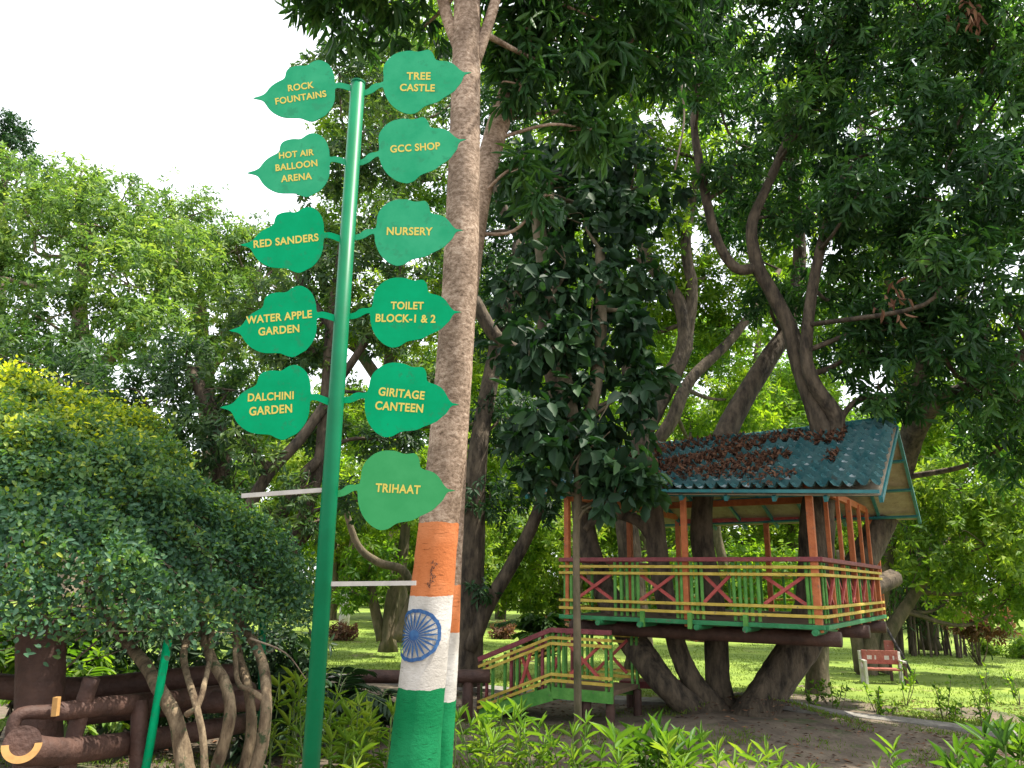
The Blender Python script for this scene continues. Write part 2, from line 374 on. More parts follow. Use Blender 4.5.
LV.add(np.stack([x_, y_, ground_z(x_, y_) + .012], 1), np.stack([r_.normal(size=n_), r_.normal(size=n_), .05 * r_.normal(size=n_)], 1), unit(np.stack([.25 * r_.normal(size=n_), .25 * r_.normal(size=n_), np.ones(n_)], 1)), .07 * r_.uniform(.4, 1.3, n_), .026, r_.uniform(0, 1, n_), .1)
tag(LV.build('fallen_leaves', M['litter'], fine=False, origin=(0, 0, 0)), 'dry brown leaves scattered over the soil', 'leaf litter', kind='stuff')

# ================================================================== SIGNPOST
YS = 4.2
sp_top = at(358, 84, YS); sp_bot = at(310.5, 772, YS)
dirp = sp_top - sp_bot; sp_base = sp_bot + dirp * ((-.05 - sp_bot[2]) / dirp[2])
SP = thing('signpost', (sp_base[0], sp_base[1], 0), 'tall green pole carrying eleven leaf shaped signs with yellow lettering', 'signpost')
mb = MB(); mb.tube([sp_base, (sp_base + sp_top) / 2, sp_top], .0445, 24); mb.build('pole', M['pole'], SP, smooth=False)
for p in bpy.data.objects['pole'].data.polygons: p.use_smooth = len(p.vertices) == 4
mb = MB(); mb.tube([sp_top, sp_top + np.array([0, 0, .012])], .047, 24); mb.build('pole_cap', M['pole'], SP)
YP = YS - .012     # sign plane, on the front of the pole
RT = [(505,265),(515,265),(530,261),(542,251),(560,245),(590,242),(597,200),(606,176),(620,160),(635,148),(650,140),(670,134),(690,133),(710,134),(725,138),(740,143),(758,143),(775,141),(786,145),(795,160),(797,175),(801,187),(815,194),(830,197),(848,204),(862,215),(872,228),(880,240),(888,249),(898,256),(922,260),(898,265),(888,275),(880,290),(871,300),(860,310),(848,322),(835,330),(818,338),(800,346),(780,357),(760,362),(740,365),(720,370),(704,380),(690,388),(665,392),(640,382),(624,370),(610,355),(599,338),(590,315),(585,290),(583,265),(565,268),(548,278),(530,284),(505,286)]
LT = [(480,268),(460,272),(440,268),(420,262),(400,258),(382,260),(380,236),(375,215),(369,199),(360,185),(349,175),(335,167),(322,164),(310,165),(297,170),(285,178),(275,185),(262,188),(245,187),(225,190),(208,196),(197,205),(191,218),(188,235),(180,245),(165,253),(150,262),(137,272),(125,285),(116,298),(106,308),(90,316),(63,325),(88,331),(103,338),(113,352),(122,367),(135,381),(150,392),(170,402),(190,407),(212,408),(238,408),(252,410),(268,417),(290,423),(305,419),(320,410),(340,399),(355,383),(368,364),(376,345),(381,320),(382,285),(400,281),(420,286),(440,293),(460,296),(480,293)]
RT = [(x / 3.655 + 210, y / 3.655 + 240) for x, y in RT]; LT = [(x / 3.655 + 210, y / 3.655 + 240) for x, y in LT]
def plane(px, py): q = at(px, py, YP); return np.array([q[0], q[2]])
def leaf_sign(side, attach, tip, lines, label):
    T = RT if side == 'R' else LT
    w_ = np.array([plane(*p) for p in T]); a0 = plane(350, 315) if side == 'R' else plane(336, 316); t0 = plane(461, 311) if side == 'R' else plane(228, 329)
    a1 = plane(*attach); t1 = plane(*tip)
    z0 = complex(*(t0 - a0)); z1 = complex(*(t1 - a1)); k = z1 / z0
    z = np.array([complex(*(p - a0)) for p in w_]) * k; o2 = np.stack([z.real + a1[0], z.imag + a1[1]], 1)
    # tuck the stem into the pole
    rr = [(x, YP + .012, zz) for x, zz in o2]
    mb = MB(); outline = bez(rr + [rr[0]], 2)[:-1]
    mb.prism(outline if side == 'L' else outline, (0, .006, 0))
    o = mb.build('leaf_sign', M['sign_t' if 'TRIHAAT' in label else 'sign_p' if any(k in label for k in ('GCC', 'NURSERY', 'ROCK', 'HOT', 'CASTLE')) else 'sign'], SP); o['label'] = label
    me = o.data
    import bmesh
    bm = bmesh.new(); bm.from_mesh(me); bmesh.ops.recalc_face_normals(bm, faces=bm.faces); bm.to_mesh(me); bm.free()
    for (txt, cx, cy, wpx, slope) in lines:
        cu = bpy.data.curves.new('text', 'FONT'); cu.body = txt; cu.size = 1.0; cu.align_x = 'CENTER'; cu.align_y = 'CENTER'; cu.offset = .028; cu.extrude = .0; cu.space_character = 1.06
        ob = bpy.data.objects.new('text', cu); COL.objects.link(ob)
        dg = bpy.context.evaluated_depsgraph_get(); m_ = bpy.data.meshes.new_from_object(ob.evaluated_get(dg))
        v = np.array([q.co[:] for q in m_.vertices]); ww = v[:, 0].max() - v[:, 0].min(); v[:, 0] -= (v[:, 0].max() + v[:, 0].min()) / 2
        v[:, 1] -= (v[:, 1].max() + v[:, 1].min()) / 2
        c = plane(cx, cy); e1 = plane(cx + wpx / 2, cy + wpx / 2 * math.tan(radians(slope))) - plane(cx - wpx / 2, cy - wpx / 2 * math.tan(radians(slope)))
        sc = np.linalg.norm(e1) / ww; e1 = e1 / np.linalg.norm(e1); e2 = np.array([-e1[1], e1[0]])
        hs = min(sc * 1.14, .068 / .70)
        vs = []; fs = []
        for q in v:
            P2 = c + e1 * q[0] * sc + e2 * q[1] * hs; vs.append((P2[0], YP + .0095, P2[1]))
        fs += [tuple(p.vertices) for p in m_.polygons]
        bpy.data.objects.remove(ob); bpy.data.curves.remove(cu); bpy.data.meshes.remove(m_)
        mb = MB(); mb.add(vs, fs); mb.build('lettering', M['letter'], o)
leaf_sign('R', (364, 91), (470, 71), [('TREE', 418.5, 75, 24, 0), ('CASTLE', 417.2, 86.7, 35, 1)], 'leaf sign reading TREE CASTLE')
leaf_sign('R', (360, 161), (465, 138), [('GCC SHOP', 415, 146.5, 50, -4)], 'leaf sign reading GCC SHOP')
leaf_sign('R', (355, 236), (462, 229), [('NURSERY', 409.5, 230.5, 46, .5)], 'leaf sign reading NURSERY')
leaf_sign('R', (350, 315), (460, 311), [('TOILET', 407, 305, 33, .5), ('BLOCK-1 & 2', 405.4, 317.8, 60, 1)], 'leaf sign reading TOILET BLOCK-1 & 2')
leaf_sign('R', (344, 399), (458, 404), [('GIRITAGE', 401.4, 393, 46, 5.5), ('CANTEEN', 399, 406.5, 48, 4)], 'leaf sign reading GIRITAGE CANTEEN')
leaf_sign('R', (336, 493), (454, 490), [('TRIHAAT', 397.7, 488.5, 45, 3)], 'leaf sign reading TRIHAAT, paler than the rest')
leaf_sign('L', (355, 86), (253, 97), [('ROCK', 300.5, 85.5, 26, -8), ('FOUNTAINS', 300.4, 96.5, 51, -9)], 'leaf sign reading ROCK FOUNTAINS')
leaf_sign('L', (350, 160), (247, 172), [('HOT AIR', 296, 153, 35, -6), ('BALLOON', 296, 164.5, 42, -7), ('ARENA', 296, 176.5, 31, -6)], 'leaf sign reading HOT AIR BALLOON ARENA')
leaf_sign('L', (344, 237), (240, 244), [('RED SANDERS', 285.6, 240, 65, -6.4)], 'leaf sign reading RED SANDERS')
leaf_sign('L', (338, 316), (229, 330), [('WATER APPLE', 278.5, 316.5, 66, -5.6), ('GARDEN', 278.4, 329.5, 41, -5)], 'leaf sign reading WATER APPLE GARDEN')
leaf_sign('L', (332, 400), (220, 407), [('DALCHINI', 270.3, 396, 46, -3), ('GARDEN', 270.2, 409.5, 43, -4.4)], 'leaf sign reading DALCHINI GARDEN')
for (a, b, dy) in (((331, 489.5), (242, 496), 0), ((322, 584), (416, 583), 0)):
    mb = MB(); mb.bar(at(*a, YS), at(*b, YS), .022, .024); mb.build('bare_rod', M['rod'], SP)

# ================================================================== TRICOLOUR TREE
def tri_mat(zo, zw, zg, name):
    m = bpy.data.materials.new(name); m.use_nodes = True; n = m.node_tree.nodes; L = m.node_tree.links; b = n['Principled BSDF']; b.inputs['Roughness'].default_value = .85; b.inputs['Specular IOR Level'].default_value = .15
    g = n.new('ShaderNodeNewGeometry'); sx = n.new('ShaderNodeSeparateXYZ'); L.new(g.outputs['Position'], sx.inputs[0])
    nz = n.new('ShaderNodeTexNoise'); nz.inputs['Scale'].default_value = 14; L.new(g.outputs['Position'], nz.inputs[0])
    ma = n.new('ShaderNodeMath'); ma.operation = 'MULTIPLY_ADD'; ma.inputs[1].default_value = .03; L.new(nz.outputs[0], ma.inputs[0]); L.new(sx.outputs[2], ma.inputs[2])
    # bark colour
    mp = n.new('ShaderNodeMapping'); mp.inputs['Scale'].default_value = (1, 1, 1.5); L.new(g.outputs['Position'], mp.inputs[0])
    n1 = n.new('ShaderNodeTexNoise'); n1.inputs['Scale'].default_value = 25; n1.inputs['Detail'].default_value = 9; n1.inputs['Roughness'].default_value = .75; L.new(mp.outputs[0], n1.inputs[0])
    r1 = n.new('ShaderNodeValToRGB'); e = r1.color_ramp.elements; e[0].position = .34; e[0].color = (.10, .072, .052, 1); e[1].position = .66; e[1].color = (.50, .43, .36, 1); x = e.new(.5); x.color = (.30, .235, .18, 1)
    L.new(n1.outputs[0], r1.inputs[0])
    n2 = n.new('ShaderNodeTexNoise'); n2.inputs['Scale'].default_value = 3.1; n2.inputs['Detail'].default_value = 4; L.new(g.outputs['Position'], n2.inputs[0])
    r2 = n.new('ShaderNodeValToRGB'); r2.color_ramp.elements[0].position = .38; r2.color_ramp.elements[0].color = (.62, .55, .5, 1); r2.color_ramp.elements[1].position = .62; r2.color_ramp.elements[1].color = (1.15, 1.05, .98, 1)
    L.new(n2.outputs[0], r2.inputs[0]); mu = n.new('ShaderNodeMix'); mu.data_type = 'RGBA'; mu.blend_type = 'MULTIPLY'; mu.inputs[0].default_value = 1
    L.new(r1.outputs[0], mu.inputs[6]); L.new(r2.outputs[0], mu.inputs[7])
    cur = mu.outputs[2]
    # flaking paint: speckle noise that drops back to the bark
    n3 = n.new('ShaderNodeTexNoise'); n3.inputs['Scale'].default_value = 26; n3.inputs['Detail'].default_value = 8; n3.inputs['Roughness'].default_value = .7; mp2 = n.new('ShaderNodeMapping'); mp2.inputs['Scale'].default_value = (.35, .35, 2.6)
    L.new(g.outputs['Position'], mp2.inputs[0]); L.new(mp2.outputs[0], n3.inputs[0])
    for z, c1, c2 in ((zo, (.48, .15, .05), (.56, .20, .08)), (zw, (.43, .40, .36), (.58, .55, .51)), (zg, (.003, .15, .05), (.010, .20, .072))):
        lt = n.new('ShaderNodeMath'); lt.operation = 'LESS_THAN'; lt.inputs[1].default_value = z + .015; L.new(ma.outputs[0], lt.inputs[0])
        rc = n.new('ShaderNodeValToRGB'); rc.color_ramp.elements[0].color = (*c1, 1); rc.color_ramp.elements[1].color = (*c2, 1); rc.color_ramp.elements[0].position = .42; rc.color_ramp.elements[1].position = .6; L.new(n2.outputs[0], rc.inputs[0])
        ck = n.new('ShaderNodeValToRGB'); ck.color_ramp.elements[0].position = .31; ck.color_ramp.elements[1].position = .42; ck.color_ramp.elements[0].color = (.25, .22, .2, 1); ck.color_ramp.elements[1].color = (1, 1, 1, 1); L.new(n3.outputs[0], ck.inputs[0])
        mm = n.new('ShaderNodeMix'); mm.data_type = 'RGBA'; mm.blend_type = 'MULTIPLY'; mm.inputs[0].default_value = 1; L.new(rc.outputs[0], mm.inputs[6]); L.new(ck.outputs[0], mm.inputs[7])
        mx = n.new('ShaderNodeMix'); mx.data_type = 'RGBA'; L.new(lt.outputs[0], mx.inputs[0]); L.new(cur, mx.inputs[6]); L.new(mm.outputs[2], mx.inputs[7]); cur = mx.outputs[2]
    L.new(cur, b.inputs['Base Color'])
    bp = n.new('ShaderNodeBump'); bp.inputs['Strength'].default_value = .55; bp.inputs['Distance'].default_value = .02; L.new(n1.outputs[0], bp.inputs['Height']); L.new(bp.outputs[0], b.inputs['Normal'])
    return m
Y1 = 5.6
def zat(px, py, Y): return at(px, py, Y)[2]
T1m = tri_mat(zat(439, 522, Y1 - .15), zat(431, 596, Y1 - .15), zat(421, 690, Y1 - .15), 'tricolour_trunk')
tp, tr = stem_pts([(404, 845, Y1, 29), (413, 768, Y1, 26), (421, 690, Y1, 23.6), (431.5, 595, Y1, 21.6), (439, 521, Y1, 20), (447.5, 450, Y1, 19.2), (456, 345, Y1, 18), (462, 240, Y1, 17), (465.5, 100, Y1, 14.6), (467, 0, Y1, 13), (468, -90, Y1, 11), (470, -190, Y1, 8)], 8)
b0 = tp[0].copy(); b0[2] = 0
T1 = thing('tricolour_tree', b0, 'straight trunk painted orange, white and green with a blue wheel, behind the sign pole', 'tree')
mb = MB(); mb.tube(np.vstack([tp[0] - [0, 0, .3], tp]), np.concatenate([[tr[0]], tr]), 28, rough=.016, flute=.012)
for s in ([(462, 55, Y1, 6.5), (448, 20, Y1, 6), (438, -15, Y1 - .1, 5.5), (415, -70, Y1 - .2, 5)], [(475, 62, Y1, 6), (488, 25, Y1, 5.5), (497, -5, Y1, 5), (515, -70, Y1, 5)]):
    p, r = stem_pts(s); mb.tube(p, r, 10, rough=.03)
brl = [(345, -10, 6.3, 62), (400, -55, 6.0, 70), (470, -120, 5.8, 110), (560, -15, 6.3, 68), (610, 25, 6.8, 56), (560, 70, 6.6, 34), (650, -30, 6.6, 60), (420, 30, 6.6, 36), (700, -20, 7.0, 55), (320, -40, 5.9, 50)]
B1 = blobs_px(brl)
for (x, y, z, br) in B1:
    c = np.array([x, y, z]); i = int(np.abs(tp[:, 2] - (z - .3)).argmin()); q = bez([tp[i], (tp[i] + c) / 2 + [0, .1, .05], c], 5)
    mb.tube(q, np.linspace(.035, .01, len(q)), 6)
mb.build('trunk', T1m, T1, smooth=True)
LV = Leaves(); sprays(LV, B1, 2.0, .23, .05, 11, -.25, .8, 1.1, .2, 21, .8, (.1, .7)); LV.build('crown', M['lf_mango'], T1)
# painted wheel wrapped on the trunk
wc = at(431, 634, Y1); i0 = int(np.abs(tp[:, 2] - wc[2]).argmin())
def trunk_at(z):
    k = np.interp(z, tp[:, 2], np.arange(len(tp))); i = int(k); f = k - i; j = min(i + 1, len(tp) - 1)
    return tp[i] * (1 - f) + tp[j] * f, tr[i] * (1 - f) + tr[j] * f
tocam = math.atan2(-tp[i0][1], -tp[i0][0])
Wr = rad(24.5, wc)
def wpt(s, t, off=.006):
    c, r = trunk_at(wc[2] + t); a = tocam - radians(33) + s / r * 1.08 + 0
    rr = r * 1.045 + off; return (c[0] + rr * cos(a), c[1] + rr * sin(a), wc[2] + t)
mb = MB(); N_ = 72
for r0, r1 in ((Wr * .86, Wr), ):
    vs = []; fs = []
    for i in range(N_):
        a = 2 * pi * i / N_; j1 = 1 + .02 * random.uniform(-1, 1)
        vs += [wpt(r0 * cos(a) * j1, r0 * sin(a) * j1), wpt(r1 * cos(a) * j1, r1 * sin(a) * j1)]
    for i in range(N_): k = (i + 1) % N_; fs.append((2 * i, 2 * i + 1, 2 * k + 1, 2 * k))
    mb.add(vs, fs)
hub = []; 
for ring in (0, .10, .2):
    for i in range(24): a = 2 * pi * i / 24; hub.append(wpt(Wr * ring * cos(a), Wr * ring * sin(a), .0065))
mb.add(hub, [(k * 24 + i, k * 24 + (i + 1) % 24, (k + 1) * 24 + (i + 1) % 24, (k + 1) * 24 + i) for k in (0, 1) for i in range(24)])
for k in range(24):
    a = 2 * pi * k / 24 + .06; vs = []; fs = []
    for rr_, hw in ((.19, .018), (.45, .036), (.6, .042), (.75, .03), (.92, .008)):
        for sgn in (-1, 1):
            s = Wr * (rr_ * cos(a) - sgn * hw * sin(a)); t = Wr * (rr_ * sin(a) + sgn * hw * cos(a)); vs.append(wpt(s, t))
    for q in range(4): fs.append((2 * q, 2 * q + 1, 2 * q + 3, 2 * q + 2))
    mb.add(vs, fs)
mb.build('painted_wheel', M['blue'], T1)
# scribbles scratched on the orange band
mb = MB(); rs = random.Random(4)
for k in range(9):
    z0 = zat(428, 562 + k * 3.0, Y1); pts = []
    a0 = -.12 + rs.uniform(-.12, .12)
    for q in range(7):
        z = z0 + rs.uniform(-.018, .018); c, r = trunk_at(z); a = tocam + a0 + q * .034 * rs.uniform(.2, 1.2); pts.append((c[0] + (r * 1.035 + .002) * cos(a), c[1] + (r * 1.035 + .002) * sin(a), z))
    mb.tube(bez(pts, 4), .0016, 5)
mb.build('scribble', M['black'], T1)
# second painted trunk, leaning out behind the first
Y2 = 6.7
T2m = tri_mat(zat(447, 585, Y2 - .1), zat(444, 633, Y2 - .1), zat(441, 702, Y2 - .1), 'tricolour_trunk_second')
tree2_st = [(434, 820, Y2, 15), (441, 700, Y2, 15), (445, 640, Y2, 14), (447, 585, Y2, 14), (453, 480, Y2, 13), (462, 330, Y2, 12.5), (476, 215, Y2, 12), (491, 150, Y2, 11.5), (505, 105, Y2, 11), (522, 60, Y2, 10), (540, 0, Y2, 9), (555, -80, Y2, 7)]
tree('tricolour_tree', 'slimmer painted trunk leaning right, half hidden behind the trunk with the blue wheel', [tree2_st], [(545, 195, 6.6, 30), (520, 165, 6.5, 22), (590, 130, 6.9, 36), (600, 70, 7.0, 40), (560, 110, 6.9, 30), (530, 30, 6.4, 40), (522, 85, 6.4, 30), (505, 55, 6.5, 24), (545, -10, 6.4, 40), (660, 60, 7.4, 40), (640, 10, 7.2, 45)],
     M['lf_mango'], .22, .048, T2m, lai=1.9, per=11, hole=-.3, lam=.7, droop=.9, seed=31, sides=18, fine=True, limbs=2, flute=.01, rough=.015, lsc=.45)

# ================================================================== TREE HOUSE
C0 = np.array([3.35, 8.5]); U = np.array([-.835, .55]); V = np.array([.55, .835]); W_, L_ = 3.13, 4.05
def P(a, b, z): q = C0 + U * a + V * b; return np.array([q[0], q[1], z])
TH = thing('tree_house', P(W_ / 2, L_ / 2, 0), 'tree house with teal tiled roof and red, yellow and green railings in a forked tree', 'tree house')
ZD, ZR = 1.31, 1.975
def solve(fn, target, lo, hi):
    for _ in range(50):
        m_ = (lo + hi) / 2
        if fn(m_) > target: lo = m_
        else: hi = m_
    return (lo + hi) / 2
a_px = lambda px: solve(lambda a: proj(P(a, 0, 1.5))[0], px, -1, 5)
b_px = lambda px: solve(lambda b: -proj(P(0, b, 2.2))[0], -px, 0, 6)
up3 = (0, 0, 1)
# deck
mb = MB(); mb.bar(P(W_ / 2, -.02, ZD - .05), P(W_ / 2, L_ + .02, ZD - .05), W_ + .04, .05); mb.build('deck_floor', M['plank'], TH)
for (p, q) in ((P(-.05, -.06, ZD - .045), P(W_ + .05, -.06, ZD - .045)), (P(-.06, -.03, ZD - .045), P(-.06, L_ + .03, ZD - .045)), (P(-.05, L_ + .06, ZD - .045), P(W_ + .05, L_ + .06, ZD - .045)), (P(W_ + .06, -.03, ZD - .045), P(W_ + .06, L_ + .03, ZD - .045))):
    mb = MB(); mb.bar(p, q, .045, .05); mb.build('deck_edge', M['dgreen'], TH, bevel=.006)
for px in (603, 644, 700, 748, 816):
    a = a_px(px); mb = MB(); mb.tube([P(a, -.16, ZD - .095), P(a, .9, ZD - .095)], .034, 12); mb.build('joist', M['dgreen'], TH)
for px in (645, 692, 747):
    a = a_px(px); mb = MB(); mb.bar(P(a, -.09, ZD - .12), P(a, -.09, ZD + .06), .05, .04, up=(V[0], V[1], 0)); mb.build('edge_bracket', M['green'], TH)
for b, a0, a1 in ((.35, -.12, W_ + .1), (2.2, -.12, W_ + .1), (L_ - .4, -.12, W_ + .1)):
    mb = MB(); mb.tube(bez([P(a0, b, ZD - .18), P(W_ / 2, b, ZD - .19), P(a1, b, ZD - .18)], 4), .085, 12, rough=.02); mb.build('support_beam', M['brown'], TH, smooth=True)
# railings
def rails(p0, p1, out):
    """p0,p1: (x,y) ends, out: outward (x,y) unit. maroon handrail, four yellow rails"""
    o = np.array(out); e = unit((np.array(p1) - np.array(p0))[None])[0] * .05
    def v(p, z, k, s=0): q = np.array(p) + o * k + e * s; return np.array([q[0], q[1], z])
    mb = MB(); mb.bar(v(p0, ZR, .035, -1), v(p1, ZR, .035, 1), .085, .05); mb.build('handrail', M['maroon'], TH, bevel=.006)
    for z in (ZR - .085, ZR - .165, ZD + .16, ZD + .065):
        mb = MB(); mb.bar(v(p0, z, .055, -1), v(p1, z, .055, 1), .035, .034); mb.build('yellow_rail', M['yellow'], TH, bevel=.004)
def bal(p, out, dx=0, rb=.020):
    q = np.array(p) + np.array(out) * .02; mb = MB()
    mb.tube([(q[0] + dx, q[1], ZD - .01), (q[0], q[1], ZR - .03)], rb, 8); return mb.build('baluster', M['green'], TH, smooth=False)
def cross(pa, pb, out):
    for k, (z0, z1) in enumerate(((ZD + .18, ZR - .18), (ZR - .18, ZD + .18))):
        q0 = np.array(pa) + np.array(out) * (.022 - .03 * k); q1 = np.array(pb) + np.array(out) * (.022 - .03 * k)
        mb = MB(); mb.bar((*q0, z0), (*q1, z1), .028, .036); mb.build('cross_brace', M['red'], TH)
xy = lambda a, b: P(a, b, 0)[:2]
rails(xy(W_, 0), xy(0, 0), -V); rails(xy(0, 0), xy(0, L_), -U); rails(xy(0, L_), xy(W_, L_), V); rails(xy(W_, L_), xy(W_, 0), U)
for g in ((566, 572), (616, 622, 628, 634, 639), (678, 683, 693, 698, 703), (735, 741, 747, 753, 760), (809, 814)):
    for px in g: bal(xy(a_px(px), 0), -V, random.uniform(-.006, .006))
for x0, x1 in ((578, 612), (641, 676), (705, 732), (765, 807)): cross(xy(a_px(x0), 0), xy(a_px(x1), 0), -V)
bb = .12
while bb < L_ - .5:
    for k in range(2): bal(xy(0, bb + k * .15), -U, 0, .014)
    cross(xy(0, bb + .25), xy(0, bb + .62), -U); bb += .72
for a in np.linspace(.15, W_ - .15, 17): bal(xy(a, L_), V)
for b in np.linspace(.3, L_ - .3, 8): bal(xy(W_, b), U)
# posts and plates
ZP = 2.78
def post(a, b, z1, s=.075, z0=None, m='orange', name='post'):
    mb = MB(); mb.bar(P(a, b, ZD - .1 if z0 is None else z0), P(a, b, z1), s, s, up=(V[0], V[1], 0)); mb.build(name, M[m], TH, bevel=.006)
post(.02, -.01, ZP, .075, ZD - .10); post(a_px(687), 0, ZP, .065); post(W_ - .03, 0, ZP, .07)
for px in (829, 841, 852, 862, 870, 878): post(0.0, b_px(px), ZP + .05, .07 if px == 852 else .048)
post(0, L_, ZP); post(W_, L_, ZP); post(W_, L_ * .5, ZP)
for px in (768, 672, 628, 600):
    a = solve(lambda a: proj(P(a, L_, 2.2))[0], px, -2, 9)
    if a < W_: post(a, L_, ZP, .08)
for (p, q) in ((P(0, .03, ZP), P(W_, .03, ZP)), (P(0, L_ - .03, ZP - .02), P(W_, L_ - .03, ZP - .02)), (P(.03, 0, ZP + .04), P(.03, L_, ZP + .04)), (P(W_ - .03, 0, ZP + .04), P(W_ - .03, L_, ZP + .04)), (P(0, L_ / 2, ZP + .05), P(W_, L_ / 2, ZP + .05))):
    mb = MB(); mb.bar(p, q, .06, .09); mb.build('wall_plate', M['red'] if p[1] > 11 else M['orange'], TH)
# roof
rR, rL = P(-.72, L_ / 2, 3.80), P(W_ + .75, L_ / 2, 3.72)
eR, eL = P(-.74, -.30, 2.64), P(W_ + .45, -.30, 2.87)
fR, fL = P(-.66, L_ + .16, 2.72), P(W_ + .45, L_ + .30, 2.70)
RF = thing  # placeholder to keep names short
def slope(r0, r1, e0, e1, nm):
    nc, nr, cs = 32, 10, 6; nrm = np.cross(r1 - r0, e0 - r0); nrm /= np.linalg.norm(nrm)
    if nrm[2] < 0: nrm = -nrm
    mb = MB(); vs = []; fs = []; nu = nc * cs + 1
    rr = np.random.default_rng(5)
    jit = rr.uniform(-.008, .008, (nr, nc + 1))
    for j in range(nr):
        for e, lift in ((0, 0.), (.7, .035), (1, .075)):
            t = (j + e) / nr
            for i in range(nu):
                u = i / (nu - 1); ph = (i % cs) / cs; k = i // cs
                p = (r0 * (1 - u) + r1 * u) * (1 - t) + (e0 * (1 - u) + e1 * u) * t
                h = lift + .07 * math.exp(-((ph - .5) / .18) ** 2) * (.8 + .2 * e) + jit[j, min(k, nc)] - .03 * sin(pi * u) * t
                vs.append(p + nrm * h)
    rows = nr * 3
    for q in range(rows - 1):
        for i in range(nu - 1): fs.append((q * nu + i, q * nu + i + 1, (q + 1) * nu + i + 1, (q + 1) * nu + i))
    mb.add(vs, fs)
    glint = rr.uniform(size=(nr, nc)); fi = 0
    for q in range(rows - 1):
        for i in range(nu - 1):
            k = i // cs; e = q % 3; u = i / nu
            if e in (0, 1) and (i % cs) in (0, 1, 5) and glint[q // 3, k] < .25 + .6 * u: mb.mi[fi] = 1  # painted sky glints on random tile pans, more towards the left
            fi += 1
    o = mb.build(nm, [M['tile'], M['tile_glint']], TH); return nrm
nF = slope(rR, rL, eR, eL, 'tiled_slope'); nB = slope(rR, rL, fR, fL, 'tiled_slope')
for (r0, r1, e0, e1, nn) in ((rR, rL, eR, eL, nF), (rR, rL, fR, fL, nB)):
    mb = MB(); e0_, e1_ = r0 * .02 + e0 * .98, r1 * .02 + e1 * .98; mb.prism([r0 - nn * .05, r1 - nn * .05, e1_ - nn * .05, e0_ - nn * .05], -nn * .012); mb.build('roof_lining', M['lining'], TH)
    for u in np.linspace(0.0, 1, 9):
        mb = MB(); mb.bar(r0 * (1 - u) + r1 * u - nn * .085, e0 * (1 - u) + e1 * u - nn * .085, .04, .06, up=nn); mb.build('rafter', M['teal'], TH)
    for t in (.3, .6, .9):
        mb = MB(); mb.bar(r0 * (1 - t) + e0 * t - nn * .125, r1 * (1 - t) + e1 * t - nn * .125, .04, .03, up=nn); mb.build('purlin', M['teal'], TH)
for e0, e1, nn in ((eR, eL, nF), (fR, fL, nB)):
    mb = MB(); mb.bar(e0 + nn * .005, e1 + nn * .005, .03, .036); mb.build('fascia_board', M['teal'], TH)
mb = MB(); mb.tube(bez([rR + [0, 0, .03], (rR + rL) / 2 + [0, 0, .0], rL + [0, 0, .03]], 10), .06, 10, rough=.05); mb.build('ridge_cap', M['teal'], TH)
# dry leaves lying on the front slope
LV = Leaves(); r_ = np.random.default_rng(9); n_ = 19000
u_ = r_.uniform(.12, .98, n_); t_ = np.clip(r_.normal(.42, .2, n_), .04, .97)
k_ = (noise3(np.stack([u_ * 5, t_ * 2.2, u_ * 0], 1), .9, 3) + .9 * np.exp(-((u_ - .55) / .3) ** 2)) > .3; u_, t_ = u_[k_], t_[k_]; n_ = len(u_)
q_ = (rR[None] * (1 - u_)[:, None] + rL[None] * u_[:, None]) * (1 - t_)[:, None] + (eR[None] * (1 - u_)[:, None] + eL[None] * u_[:, None]) * t_[:, None] + nF * .055 + nF * r_.uniform(0, .02, n_)[:, None]
LV.add(q_, unit(r_.normal(size=(n_, 3)) - nF * .0), unit(nF + .3 * r_.normal(size=(n_, 3))),   .075 * r_.uniform(.5, 1.3, n_), .032, r_.uniform(0, .8, n_), .2)
tag(LV.build('dry_leaf_litter', M['litter'], fine=True), 'brown dry leaves heaped on the teal tile roof', 'leaf litter', kind='stuff')

